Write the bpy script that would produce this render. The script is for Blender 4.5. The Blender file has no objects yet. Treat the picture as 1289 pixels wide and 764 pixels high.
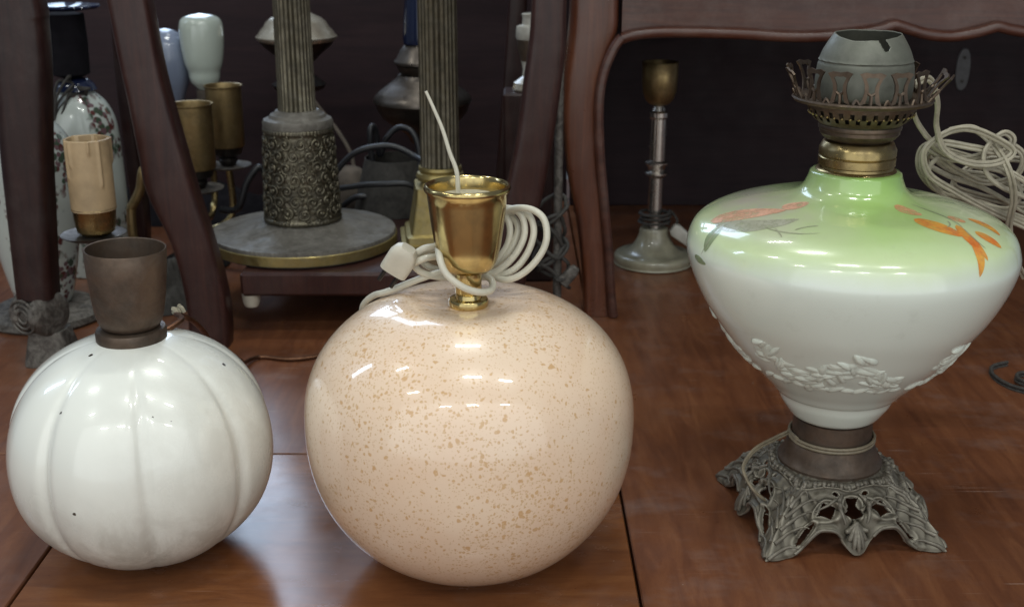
import bpy, math, random
from mathutils import Vector, Matrix, noise
R_ = math.radians
PI = math.pi
rnd = random.Random(7)
scene = bpy.context.scene
COL = scene.collection

# ------------------------------------------------------------------ camera
CAM_H, PITCH, FPX = 0.552, R_(18.4), 1500.0
cam_d = bpy.data.cameras.new('camera'); cam = bpy.data.objects.new('camera', cam_d)
COL.objects.link(cam)
cam.location = (0, 0, CAM_H); cam.rotation_euler = (PI / 2 - PITCH, 0, 0)
cam_d.sensor_width = 36; cam_d.lens = 36 * FPX / 1289
cam_d.clip_start = 0.02; cam_d.clip_end = 60
cam_d.dof.use_dof = True; cam_d.dof.focus_distance = 1.0; cam_d.dof.aperture_fstop = 11
scene.camera = cam

# ------------------------------------------------------------------ light
scene.view_settings.view_transform = 'Standard'
scene.view_settings.look = 'None'
scene.view_settings.exposure = 0.0
scene.view_settings.gamma = 1.0
w = bpy.data.worlds.new('World'); scene.world = w; w.use_nodes = True
bg = w.node_tree.nodes['Background']
bg.inputs[0].default_value = (0.78, 0.87, 1.0, 1); bg.inputs[1].default_value = 0.20

def area(name, loc, target, sx, sy, watts, col):
    l = bpy.data.lights.new(name, 'AREA'); l.shape = 'RECTANGLE'
    l.size = sx; l.size_y = sy; l.energy = watts; l.color = col
    o = bpy.data.objects.new(name, l); COL.objects.link(o)
    o.location = loc
    o.rotation_euler = (Vector(target) - Vector(loc)).to_track_quat('-Z', 'Y').to_euler()
    return o
WARMW = (0.97, 1.0, 0.94); COOL = (0.62, 0.78, 1.0)
# rows of fluorescent fittings under the hall's ceiling
for (x, y, ln, e) in ((-0.25, 2.75, 0.5, 5), (-0.1, 1.7, 0.5, 15), (0.05, 0.1, 0.5, 14), (1.05, 0.0, 0.45, 11),
                      (-1.9, 0.9, 0.5, 10), (-2.0, -0.6, 0.5, 10), (0.15, -1.8, 0.5, 10), (-1.0, -1.9, 0.5, 10), (1.6, -1.7, 0.5, 10)):
    area('ceiling_tube', (x, y, 3.0), (x, y, 0), ln, 0.07, e, WARMW)
# added soft fill panel behind the camera, standing in for the hall's light
area('hall_fill', (0.15, -2.0, 1.0), (0.15, 1.0, 1.0), 7.5, 5.0, 128, (0.95, 0.985, 0.97))
# windows with daylight, in the far wall and at the left
area('far_window', (-1.08, 4.0, 2.15), (-0.2, 1.0, 0.9), 0.85, 2.1, 34, COOL)
area('side_window', (-3.2, 1.9, 2.3), (-0.3, 1.3, 0.2), 0.22, 1.0, 9, COOL)

# ------------------------------------------------------------------ helpers
_c, _s = math.cos(PITCH), math.sin(PITCH)
def at(px, py, Y):
    """point of the place at distance Y that the photograph shows at px, py"""
    u = (px - 644.5) / FPX; v = (382 - py) / FPX
    t = Y / (_c + v * _s)
    return Vector((u * t, Y, CAM_H + (-_s + v * _c) * t))

class MB:
    def __init__(s): s.v = []; s.f = []
    def add(s, vs, fs):
        k = len(s.v); s.v += [tuple(a) for a in vs]; s.f += [tuple(i + k for i in q) for q in fs]
        return s

def root_loc(o):
    p = Vector((0, 0, 0))
    while o: p += o.location; o = o.parent
    return p
def obj(name, mb, mat, parent=None, smooth=True, sharp=38, flat=False):
    me = bpy.data.meshes.new(name)
    off = root_loc(parent)
    me.from_pydata([(a[0] - off.x, a[1] - off.y, a[2] - off.z) for a in mb.v], [], mb.f)
    me.validate(); me.update()
    if smooth:
        me.shade_smooth(); me.set_sharp_from_angle(angle=R_(sharp))
    o = bpy.data.objects.new(name, me); COL.objects.link(o)
    if mat: me.materials.append(mat)
    if parent: o.parent = parent
    return o
def thing(name, label, cat, loc, group=None):
    o = bpy.data.objects.new(name, None); COL.objects.link(o)
    o.empty_display_size = 0.02
    o.location = loc; o['label'] = label; o['category'] = cat
    if group: o['group'] = group
    return o
def tag(o, label, cat, group=None):
    o['label'] = label; o['category'] = cat
    if group: o['group'] = group
    return o

def crom(pts, n=8, closed=False):
    pts = [Vector(p) for p in pts]; out = []; m = len(pts)
    for i in range(m if closed else m - 1):
        if closed: a, b, c, d = pts[i - 1], pts[i], pts[(i + 1) % m], pts[(i + 2) % m]
        else: a, b, c, d = pts[max(i - 1, 0)], pts[i], pts[i + 1], pts[min(i + 2, m - 1)]
        for k in range(n):
            t = k / n
            out.append(0.5 * ((2 * b) + (c - a) * t + (2 * a - 5 * b + 4 * c - d) * t * t + (3 * b - a - 3 * c + d) * t ** 3))
    if not closed: out.append(pts[-1])
    return out
def lathe(prof, cx=0, cy=0, n=64, rf=None, smooth=0, skip=None, mb=None):
    """prof: (r, z) list from bottom to top. rf(phi, z, r) -> r"""
    if smooth:
        prof = [(q.x, q.y) for q in crom([(r, z, 0) for r, z in prof], smooth)]
    vs = []; fs = []; m = len(prof)
    for r, z in prof:
        for k in range(n):
            ph = 2 * PI * k / n
            rr = max(rf(ph, z, r) if rf else r, 1e-5)
            vs.append((cx + rr * math.cos(ph), cy + rr * math.sin(ph), z))
    for i in range(m - 1):
        for k in range(n):
            if skip and skip(i / (m - 1), 2 * PI * (k + .5) / n, .5 * (prof[i][1] + prof[i + 1][1])): continue
            k2 = (k + 1) % n
            fs.append((i * n + k, i * n + k2, (i + 1) * n + k2, (i + 1) * n + k))
    mb = mb or MB(); return mb.add(vs, fs)
def tube(pts, r, sides=8, sm=8, closed=False, mb=None, flat=1.0, rfun=None):
    P = crom(pts, sm, closed) if sm else [Vector(p) for p in pts]
    m = len(P); vs = []; fs = []
    T = []
    for i in range(m):
        a = P[i - 1] if (i > 0 or closed) else P[i]; b = P[(i + 1) % m] if (i < m - 1 or closed) else P[i]
        t = (b - a); T.append(t.normalized() if t.length > 1e-9 else Vector((0, 0, 1)))
    nrm = T[0].orthogonal().normalized()
    for i in range(m):
        nrm = (nrm - T[i] * nrm.dot(T[i]))
        nrm = nrm.normalized() if nrm.length > 1e-6 else T[i].orthogonal().normalized()
        bi = T[i].cross(nrm)
        rr = rfun(i / max(m - 1, 1)) * r if rfun else r
        for k in range(sides):
            a = 2 * PI * k / sides
            vs.append(P[i] + nrm * (math.cos(a) * rr) + bi * (math.sin(a) * rr * flat))
    for i in range(m if closed else m - 1):
        j = (i + 1) % m
        for k in range(sides):
            k2 = (k + 1) % sides
            fs.append((i * sides + k, i * sides + k2, j * sides + k2, j * sides + k))
    if not closed:
        fs.append(tuple(range(sides))[::-1]); fs.append(tuple((m - 1) * sides + k for k in range(sides)))
    mb = mb or MB(); return mb.add(vs, fs)
def twin(pts, r, sm=8, ax=None, mb=None):
    """two-core flex: two tubes side by side"""
    P = crom(pts, sm); mb = mb or MB(); A = []; B = []
    side = Vector(ax or (0, 0, 1))
    for i, p in enumerate(P):
        t = (P[min(i + 1, len(P) - 1)] - P[max(i - 1, 0)]).normalized()
        s2 = side - t * side.dot(t)
        if s2.length < .15: s2 = t.orthogonal()
        side = s2.normalized()
        A.append(p + side * r * 1.02); B.append(p - side * r * 1.02)
    tube(A, r, 7, 0, mb=mb); tube(B, r, 7, 0, mb=mb); return mb
def loft(rows, n=28, e=4.0, mb=None):
    """rows: (x, y, z, half width x, half depth y[, twist]) stacked horizontal rounded-rectangle sections"""
    vs = []; fs = []
    for row in rows:
        x, y, z, a, b = row[:5]; tw = row[5] if len(row) > 5 else 0
        for k in range(n):
            t = 2 * PI * k / n; c, s = math.cos(t), math.sin(t)
            u = a * math.copysign(abs(c) ** (2 / e), c); v = b * math.copysign(abs(s) ** (2 / e), s)
            vs.append((x + u * math.cos(tw) - v * math.sin(tw), y + u * math.sin(tw) + v * math.cos(tw), z))
    m = len(rows)
    for i in range(m - 1):
        for k in range(n):
            k2 = (k + 1) % n; fs.append((i * n + k, i * n + k2, (i + 1) * n + k2, (i + 1) * n + k))
    fs.append(tuple(range(n))[::-1]); fs.append(tuple((m - 1) * n + k for k in range(n)))
    mb = mb or MB(); return mb.add(vs, fs)
def crows(rows, n=6):
    """smooth loft rows"""
    k = len(rows[0]); A = crom([r[:3] for r in rows], n); B = crom([(list(r[3:]) + [0, 0])[:3] for r in rows], n)
    return [(a.x, a.y, a.z, b.x, b.y, b.z) for a, b in zip(A, B)]
def box(x0, x1, y0, y1, z0, z1, bv=0.002, mb=None):
    """bevelled box"""
    mb = mb or MB(); vs = []; fs = []
    X = (x0, x1); Y = (y0, y1); Z = (z0, z1); idx = {}
    for i in (0, 1):
        for j in (0, 1):
            for k in (0, 1):
                sx, sy, sz = (1 if i == 0 else -1), (1 if j == 0 else -1), (1 if k == 0 else -1)
                for a, d in enumerate(((0, sy * bv, sz * bv), (sx * bv, 0, sz * bv), (sx * bv, sy * bv, 0))):
                    idx[i, j, k, a] = len(vs); vs.append((X[i] + d[0], Y[j] + d[1], Z[k] + d[2]))
    g = lambda i, j, k, a: idx[i, j, k, a]
    for i in (0, 1):
        q = [g(i, 0, 0, 0), g(i, 1, 0, 0), g(i, 1, 1, 0), g(i, 0, 1, 0)]; fs.append(q if i else q[::-1])
        q = [g(0, i, 0, 1), g(1, i, 0, 1), g(1, i, 1, 1), g(0, i, 1, 1)]; fs.append(q[::-1] if i else q)
        q = [g(0, 0, i, 2), g(1, 0, i, 2), g(1, 1, i, 2), g(0, 1, i, 2)]; fs.append(q if i else q[::-1])
    for i in (0, 1):
        for j in (0, 1):
            fs.append((g(i, j, 0, 0), g(i, j, 1, 0), g(i, j, 1, 1), g(i, j, 0, 1)))
            fs.append((g(i, 0, j, 0), g(i, 1, j, 0), g(i, 1, j, 2), g(i, 0, j, 2)))
            fs.append((g(0, i, j, 1), g(1, i, j, 1), g(1, i, j, 2), g(0, i, j, 2)))
            for k in (0, 1): fs.append((g(i, j, k, 0), g(i, j, k, 1), g(i, j, k, 2)))
    return mb.add(vs, fs)
def prism(poly, y0, y1, mb=None):
    """polygon in x, z extruded along y"""
    m = len(poly); vs = [(a, y0, b) for a, b in poly] + [(a, y1, b) for a, b in poly]
    fs = [tuple(range(m)), tuple(range(2 * m - 1, m - 1, -1))]
    for i in range(m):
        j = (i + 1) % m; fs.append((i, m + i, m + j, j))
    mb = mb or MB(); return mb.add(vs, fs)
def move(mb, M):
    mb.v = [tuple(M @ Vector(a)) for a in mb.v]; return mb

# ------------------------------------------------------------------ materials
class N:
    def __init__(s, name):
        s.m = bpy.data.materials.new(name); s.m.use_nodes = True; s.t = s.m.node_tree
        s.b = s.t.nodes['Principled BSDF']
        s.co = s.t.nodes.new('ShaderNodeTexCoord')
    def n(s, typ, **kw):
        x = s.t.nodes.new(typ)
        for k, v in kw.items():
            if k in x.inputs: s.put(x.inputs[k], v)
            else: setattr(x, k, v)
        return x
    def put(s, sock, v):
        if isinstance(v, bpy.types.NodeSocket): s.t.links.new(v, sock)
        elif isinstance(v, (tuple, list)) and sock.type == 'RGBA' and len(v) == 3: sock.default_value = (*v, 1)
        else: sock.default_value = v
    def map(s, scale=(1, 1, 1), rot=(0, 0, 0), loc=(0, 0, 0), src='Object'):
        x = s.n('ShaderNodeMapping'); x.inputs['Scale'].default_value = scale
        x.inputs['Rotation'].default_value = rot; x.inputs['Location'].default_value = loc
        s.t.links.new(s.co.outputs[src], x.inputs['Vector']); return x.outputs[0]
    def noise(s, vec, scale, detail=4, rough=.55, dist=0):
        return s.n('ShaderNodeTexNoise', Vector=vec, Scale=scale, Detail=detail, Roughness=rough, Distortion=dist).outputs['Fac']
    def ramp(s, fac, stops):
        x = s.n('ShaderNodeValToRGB'); s.put(x.inputs[0], fac)
        el = x.color_ramp.elements
        while len(el) < len(stops): el.new(.5)
        for e, (p, c) in zip(el, stops):
            e.position = p; e.color = (*c, 1) if len(c) == 3 else c
        return x.outputs[0]
    def rng(s, fac, a, b, c=0., d=1.):
        x = s.n('ShaderNodeMapRange'); s.put(x.inputs[0], fac)
        for i, v in enumerate((a, b, c, d)): x.inputs[1 + i].default_value = v
        return x.outputs[0]
    def mix(s, fac, a, b, mode='MIX'):
        x = s.n('ShaderNodeMix', data_type='RGBA', blend_type=mode)
        s.put(x.inputs[0], fac); s.put(x.inputs[6], a); s.put(x.inputs[7], b); return x.outputs[2]
    def math(s, op, a, b=0.):
        x = s.n('ShaderNodeMath', operation=op); s.put(x.inputs[0], a); s.put(x.inputs[1], b); return x.outputs[0]
    def z(s, src='Object'):
        x = s.n('ShaderNodeSeparateXYZ'); s.t.links.new(s.co.outputs[src], x.inputs[0]); return x.outputs
    def set(s, **kw):
        for k, v in kw.items(): s.put(s.b.inputs[k.replace('_', ' ')], v)
        return s
    def bump(s, h, dist=.001, strength=1):
        x = s.n('ShaderNodeBump', Strength=strength, Distance=dist, Height=h)
        s.t.links.new(x.outputs[0], s.b.inputs['Normal']); return s

def wood(name, c0, c1, c2, grain=(2, 26, 26), rough=(.28, .5), scale=6, coat=.0, dust=0.0, scratch=0.0, rot=(0, 0, 0), spec=.5, bump=.3):
    m = N(name); v = m.map(grain, rot); v1 = m.map((1, 1, 1))
    g = m.noise(v, scale, 7, .62, .9); big = m.noise(v1, 5, 3, .5)
    fine = m.noise(m.map(tuple(a * (5 if a < 5 else 9) for a in grain), rot), scale * 3.4, 4, .7)
    col = m.ramp(m.math('ADD', m.math('MULTIPLY', g, .72), m.math('MULTIPLY', big, .28)), [(.28, c0), (.5, c1), (.72, c2)])
    col = m.mix(m.rng(fine, .52, .66, 0, .5), col, c0)
    r = m.rng(m.noise(v1, 17, 5, .65), .3, .75, rough[0], rough[1])
    if scratch:
        tot = None
        for k, (a, sc) in enumerate(((.35, 9), (-.6, 8), (1.3, 7), (.05, 10))):
            q = m.noise(m.map((1.2, 60, 1), (0, 0, a), (k * 3.1, k, 0)), sc, 2, .5)
            msk = m.rng(m.noise(m.map((1, 1, 1), (0, 0, 0), (k * 7, 2, 0)), 6, 2, .5), .5, .66)
            q = m.math('MULTIPLY', m.rng(q, .70, .75), msk)
            tot = q if tot is None else m.math('MAXIMUM', tot, q)
        col = m.mix(m.math('MULTIPLY', tot, scratch), col, (.42, .30, .24))
        blot = m.rng(m.noise(m.map((1, 1.6, 1), (0, 0, .5)), 9, 6, .7), .52, .7)
        col = m.mix(m.math('MULTIPLY', blot, .30), col, (.20, .14, .12))
        r = m.math('ADD', r, m.math('MULTIPLY', blot, .1))
        vo = m.n('ShaderNodeTexVoronoi', Vector=m.map((1, 1, 0)), Scale=95.)
        sel = m.n('ShaderNodeSeparateColor'); m.t.links.new(vo.outputs['Color'], sel.inputs[0])
        spk = m.rng(m.math('SUBTRACT', m.rng(sel.outputs[0], .80, 1, 0, .10), vo.outputs['Distance']), 0, .03, 0, .55)
        col = m.mix(spk, col, (.36, .31, .27))
        pit = m.rng(m.math('SUBTRACT', m.rng(sel.outputs[1], .86, 1, 0, .13), vo.outputs['Distance']), 0, .03, 0, .7)
        col = m.mix(pit, col, c0)
    if dust:
        d = m.rng(m.noise(v1, 30, 6, .7), .45, .75, 0, dust)
        col = m.mix(d, col, (.24, .21, .19)); r = m.math('ADD', r, m.math('MULTIPLY', d, .3))
    m.set(Base_Color=col, Roughness=r, Coat_Weight=coat, Coat_Roughness=.18, Specular_IOR_Level=spec)
    m.bump(m.math('ADD', g, m.math('MULTIPLY', fine, .5)), .0004, bump)
    return m.m
def metal(name, col, rough=.3, tarnish=None, amt=.5, sc=40, metallic=1., bump=0, dust=0):
    m = N(name); v = m.map()
    f = m.noise(v, sc, 6, .65)
    c = m.mix(m.rng(f, .42, .68, 0, amt), col, tarnish or tuple(a * .45 for a in col))
    if dust:
        d = m.rng(m.noise(v, 60, 5, .7, 1), .4, .7, dust * .3, dust); c = m.mix(d, c, (.30, .28, .25))
        m.set(Metallic=m.math('MULTIPLY', m.math('SUBTRACT', 1., d), metallic))
    else: m.set(Metallic=metallic)
    m.set(Base_Color=c, Roughness=m.rng(f, .3, .7, rough * .75, min(rough * 1.5 + dust * .3, 1)))
    if bump: m.bump(m.noise(v, sc * 5, 4, .6), .0006, bump)
    return m.m
def plain(name, col, rough=.5, var=.15, sc=60, **kw):
    m = N(name); f = m.noise(m.map(), sc, 5, .6)
    m.set(Base_Color=m.mix(m.rng(f, .35, .7, 0, 1), col, tuple(a * (1 - var) for a in col)), Roughness=rough, **kw)
    m.bump(f, .0003, .15)
    return m.m
M = {}
def build_materials():
    M['table'] = wood('table_wood', (.088, .030, .0145), (.150, .054, .0235), (.215, .086, .037), grain=(15, 2.2, 15), rough=(.26, .44), scale=4, coat=.12, scratch=.75, bump=.05)
    M['panel'] = wood('table_panel_wood', (.112, .038, .0140), (.190, .069, .0240), (.260, .106, .038), grain=(2.2, 14, 14), rough=(.15, .30), scale=4, coat=.18, scratch=.6, rot=(0, 0, .05), bump=.05)
    M['dark'] = wood('dark_wood', (.010, .0045, .005), (.022, .0085, .0075), (.038, .014, .011), grain=(20, 20, 1.6), rough=(.30, .5), scale=5, coat=.08, dust=.06, spec=.3)
    M['red'] = wood('reddish_wood', (.016, .006, .006), (.036, .0125, .010), (.06, .021, .015), grain=(22, 22, 1.5), rough=(.30, .48), scale=5, coat=.1, dust=.05, spec=.35)
    M['cab'] = wood('cabinet_wood', (.045, .013, .007), (.10, .030, .013), (.17, .056, .024), grain=(18, 18, 1.5), rough=(.25, .42), scale=5, coat=.3, dust=.06)
    M['apron'] = wood('apron_wood', (.035, .012, .008), (.07, .023, .014), (.11, .038, .021), grain=(1.5, 20, 20), rough=(.3, .5), scale=5, coat=.15, dust=.15)
    M['back'] = wood('back_panel_wood', (.015, .009, .012), (.026, .014, .017), (.038, .020, .022), grain=(1.5, 18, 18), rough=(.5, .7), scale=4, spec=.25)
    M['brass'] = metal('polished_brass', (.58, .455, .205), .17, (.33, .25, .12), .7, 90)
    M['oldbrass'] = metal('aged_brass', (.36, .27, .115), .24, (.15, .11, .055), .8, 60, dust=.08)
    M['tubebrass'] = metal('tarnished_brass', (.33, .235, .105), .40, (.17, .115, .05), .8, 45, dust=.10)
    M['bronze'] = metal('brown_bronze', (.105, .068, .045), .42, (.050, .034, .024), 1.0, 28, metallic=.6, dust=.12, bump=.15)
    M['spelter'] = metal('grey_spelter', (.15, .125, .085), .46, (.06, .052, .04), .8, 60, metallic=.7, dust=.45, bump=.2)
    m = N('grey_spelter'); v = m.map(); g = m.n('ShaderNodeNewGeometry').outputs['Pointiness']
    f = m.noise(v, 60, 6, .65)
    col = m.ramp(m.math('ADD', g, m.math('MULTIPLY', m.math('SUBTRACT', f, .5), .05)), [(.43, (.040, .034, .026)), (.495, (.125, .110, .083)), (.53, (.21, .19, .15)), (.60, (.34, .31, .25))])  # recess dirt and ridge wear, contrast put into the colour so relief reads
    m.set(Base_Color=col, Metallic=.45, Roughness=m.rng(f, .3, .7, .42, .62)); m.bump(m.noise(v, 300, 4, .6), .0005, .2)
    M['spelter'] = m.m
    M['castorn'] = metal('cast_ornament', (.175, .155, .120), .42, (.085, .073, .055), .9, 90, metallic=.45, dust=.22)
    M['burner'] = metal('dull_burner_metal', (.12, .082, .055), .42, (.06, .042, .032), .8, 60, dust=.15)
    M['dome'] = metal('grey_dome_metal', (.120, .125, .098), .48, (.075, .078, .062), .7, 30, metallic=.35, dust=.18)
    M['pewter'] = metal('pewter', (.12, .10, .085), .36, (.05, .042, .036), .7, 40, dust=.1)
    M['silver'] = metal('silver_plate', (.70, .64, .52), .26, (.36, .31, .23), .8, 45, metallic=.8, dust=.04)
    M['chrome'] = metal('chrome_stem', (.62, .58, .53), .2, (.30, .26, .23), .6, 40, dust=.06)
    M['olive'] = metal('olive_bronze', (.135, .118, .078), .40, (.06, .053, .037), .8, 50, dust=.22)
    M['dish'] = metal('dish_bronze', (.105, .095, .080), .55, (.07, .062, .052), .8, 25, metallic=.6, dust=.40)
    M['sqbrass'] = metal('square_base_brass', (.36, .28, .10), .38, (.20, .16, .06), .7, 40, dust=.25)
    M['darkmetal'] = metal('dark_metal', (.035, .03, .028), .4, (.015, .013, .012), .6, 40, dust=.15)
    M['dustymetal'] = metal('dusty_iron', (.06, .05, .045), .55, (.03, .025, .022), .6, 60, dust=.7)
    M['copper'] = metal('copper_flex', (.17, .085, .05), .4, (.08, .04, .025), .6, 90)
    M['cordwhite'] = plain('white_cord', (.60, .57, .47), .38, .12, 90, Coat_Weight=.1)
    M['cordbeige'] = plain('beige_flex', (.40, .36, .27), .45, .3, 120)
    M['matte'] = plain('black_matte_cloth', (.012, .011, .014), .95, .3, 60, Specular_IOR_Level=.1)
    M['cordtan'] = plain('tan_flex', (.24, .20, .135), .5, .4, 120)
    M['corddust'] = plain('dusty_cable', (.055, .05, .044), .75, .5, 150)
    M['cordblack'] = plain('black_cable', (.016, .016, .019), .42, .3, 100)
    M['ivory'] = plain('ivory_plastic', (.55, .51, .42), .4, .12, 80)
    M['plate'] = plain('grey_plate_paint', (.12, .12, .125), .5, .3, 80)
    M['cloth'] = plain('dusty_cloth', (.13, .105, .085), .9, .5, 60)
    M['candle'] = plain('cream_candle_tube', (.42, .30, .17), .5, .35, 30)
    M['bluebulb'] = plain('frosted_bulb_glass', (.22, .26, .36), .22, .15, 15, Coat_Weight=.6)
    M['whitebulb'] = plain('opal_bulb_glass', (.50, .56, .50), .2, .08, 15, Coat_Weight=.8)
    M['blueglass'] = plain('dark_blue_glass', (.012, .018, .05), .12, .2, 10)
    M['pot'] = plain('white_porcelain', (.52, .50, .44), .25, .25, 40)
    M['cream'] = plain('cream_lamp_base', (.36, .335, .24), .32, .35, 50, Coat_Weight=.5)
    M['relief'] = plain('relief_porcelain', (.70, .75, .66), .3, .25, 90, Coat_Weight=.5)
    M['sponge'] = plain('cream_socket_disc', (.50, .44, .30), .7, .3, 200)

    # speckled pink glaze
    m = N('speckled_pink_glaze'); v = m.map()
    dens = m.noise(v, 9, 3, .5)
    wob = m.n('ShaderNodeTexNoise', Vector=v, Scale=110., Detail=3.).outputs['Color']
    vv = m.n('ShaderNodeVectorMath', operation='ADD'); m.t.links.new(v, vv.inputs[0])
    sc_ = m.n('ShaderNodeVectorMath', operation='SCALE'); m.t.links.new(wob, sc_.inputs[0]); sc_.inputs['Scale'].default_value = .007
    m.t.links.new(sc_.outputs[0], vv.inputs[1])
    base = m.mix(m.rng(m.noise(v, 14, 4, .6), .35, .7), (.79, .585, .425), (.82, .64, .48))
    for sc, th, col, dl in ((170, .26, (.60, .355, .16), .55), (290, .33, (.62, .385, .19), .26), (520, .36, (.66, .45, .26), .15)):
        vo = m.n('ShaderNodeTexVoronoi', Vector=vv.outputs[0], Scale=float(sc))
        sel = m.n('ShaderNodeSeparateColor'); m.t.links.new(vo.outputs['Color'], sel.inputs[0])
        thr = m.math('MULTIPLY', m.rng(sel.outputs[0], dl, 1., .0, th * 1.55), m.rng(dens, .32, .68, .72, 1.18))
        spot = m.rng(m.math('SUBTRACT', thr, vo.outputs['Distance']), 0., .12, 0, .9)
        base = m.mix(spot, base, col)
    m.set(Base_Color=base, Roughness=.28, Coat_Weight=.9, Coat_Roughness=.035, Specular_IOR_Level=.5)
    m.bump(m.noise(v, 35, 3, .5), .0008, .12)
    M['pink'] = m.m

    # white glaze with grime and chips
    m = N('grimy_white_glaze'); v = m.map(); X = m.z()
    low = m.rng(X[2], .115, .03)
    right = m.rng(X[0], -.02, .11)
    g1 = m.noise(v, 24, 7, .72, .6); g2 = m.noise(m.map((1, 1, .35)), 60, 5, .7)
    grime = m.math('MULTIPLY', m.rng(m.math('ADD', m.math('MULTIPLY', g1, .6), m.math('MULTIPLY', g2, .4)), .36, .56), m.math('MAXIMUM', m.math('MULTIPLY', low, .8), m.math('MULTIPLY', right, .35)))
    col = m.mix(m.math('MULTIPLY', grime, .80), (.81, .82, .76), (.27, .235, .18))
    vo = m.n('ShaderNodeTexVoronoi', Vector=m.map((1, 1, 1), (0, 0, 0), (.3, .1, .7)), Scale=40.)
    sel = m.n('ShaderNodeSeparateColor'); m.t.links.new(vo.outputs['Color'], sel.inputs[0])
    chip = m.rng(m.math('SUBTRACT', m.math('MULTIPLY', m.rng(sel.outputs[1], .15, 1, 0, .13), m.rng(m.noise(v, 130, 3, .7), .35, .65, .3, 1.2)), vo.outputs['Distance']), 0, .012)
    col = m.mix(chip, col, (.06, .05, .04))
    m.set(Base_Color=col, Roughness=m.rng(grime, 0, 1, .22, .6), Coat_Weight=m.rng(grime, 0, .8, .95, .2), Coat_Roughness=.03)
    m.bump(m.noise(v, 22, 3, .5), .0012, .12)
    M['white'] = m.m

    # oil lamp bowl: milk glass with a sprayed green shoulder
    m = N('green_to_white_glaze'); v = m.map(); X = m.z()
    nz = m.noise(v, 13, 5, .6)
    hgt = m.math('ADD', X[2], m.math('MULTIPLY', m.math('SUBTRACT', nz, .5), .022))
    green = m.ramp(m.rng(hgt, .266, .337), [(0, (.71, .77, .69)), (.30, (.56, .665, .37)), (.62, (.38, .56, .18)), (1, (.28, .48, .12))])
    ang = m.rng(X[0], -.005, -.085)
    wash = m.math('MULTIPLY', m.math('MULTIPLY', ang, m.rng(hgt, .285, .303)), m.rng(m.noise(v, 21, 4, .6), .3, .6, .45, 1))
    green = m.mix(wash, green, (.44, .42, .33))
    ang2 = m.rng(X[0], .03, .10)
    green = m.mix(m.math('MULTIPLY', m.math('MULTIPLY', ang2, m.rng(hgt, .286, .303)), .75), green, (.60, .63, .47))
    dirt = m.rng(m.noise(v, 38, 6, .75), .58, .75, 0, .14)
    green = m.mix(dirt, green, (.30, .30, .22))
    m.set(Base_Color=green, Roughness=.22, Coat_Weight=.9, Coat_Roughness=.03, Subsurface_Weight=.0)
    m.bump(m.noise(v, 18, 2, .5), .001, .10)
    M['bowl'] = m.m
    for k, c in dict(orange=(.74, .20, .035), pale=(.70, .34, .16), pinkish=(.66, .36, .24), greyleaf=(.33, .33, .24), stem=(.30, .31, .20), greenleaf=(.22, .28, .14)).items():
        q = N('painted_' + k); f = q.noise(q.map(), 60, 4, .6)
        tone2 = (.78, .42, .06) if k == 'orange' else tuple(min(a * 1.12 + .05, .8) for a in c)  # second brush tone, mixed in at random by noise
        q.set(Base_Color=q.mix(q.rng(f, .35, .65), c, tone2), Roughness=.25, Coat_Weight=.8, Coat_Roughness=.04,
              Alpha=q.rng(q.math('ADD', q.math('MULTIPLY', q.noise(q.map(), 75, 4, .65), .7), q.math('MULTIPLY', q.noise(q.map((1, 1, 1), (.4, .2, .9)), 260, 2, .5), .3)), .36, .56, .25 if k in ('pinkish', 'greyleaf', 'pale') else .6, .92)); M[k] = q.m

    # flowered porcelain of the vases behind
    m = N('flowered_porcelain'); v = m.map()
    col = m.mix(m.rng(m.noise(v, 10, 3, .5), .3, .7), (.50, .54, .50), (.42, .46, .44))
    cl = m.rng(m.noise(m.map((1, 1, .8), (0, 0, 0), (2.3, 1.1, .4)), 16, 3, .55), .48, .53)
    for sc, c, t in ((80, (.10, .030, .028), .50), (70, (.05, .075, .05), .45), (100, (.14, .08, .09), .40)):
        vo = m.n('ShaderNodeTexVoronoi', Vector=m.map((1, 1, 1), (0, 0, 0), (sc * .01, 0, 0)), Scale=float(sc))
        col = m.mix(m.math('MULTIPLY', m.rng(vo.outputs['Distance'], t, t - .1), cl), col, c)
    m.set(Base_Color=col, Roughness=.25, Coat_Weight=.6, Coat_Roughness=.08); M['floral'] = m.m
build_materials()

# ================================================================== setting: table top and back panels
top = bpy.data.objects.new('tabletop', None); COL.objects.link(top); top['kind'] = 'structure'
top.location = (0, 1.1, 0)
G_ = .0012
XL, XR, YB = -.42, .108, 1.153
for (x0, x1, y0, y1, mt) in ((XL + G_, XR - G_, -.35, YB - G_, 'panel'), (-1.5, XL - G_, -.35, YB - G_, 'table'),
                             (XR + G_, 1.6, -.35, 2.5, 'table'), (-1.5, XR - G_, YB + G_, 2.5, 'table')):
    obj('board', box(x0, x1, y0, y1, -.022, 0, .0012), M[mt], top)
obj('underframe', box(-1.48, 1.58, -.33, 2.48, -.05, -.0225, .003), M['dark'], top)
bp = obj('back_panel', box(-1.45, .108, 2.30, 2.33, .0005, .47, .003), M['back']); bp['kind'] = 'structure'

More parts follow.
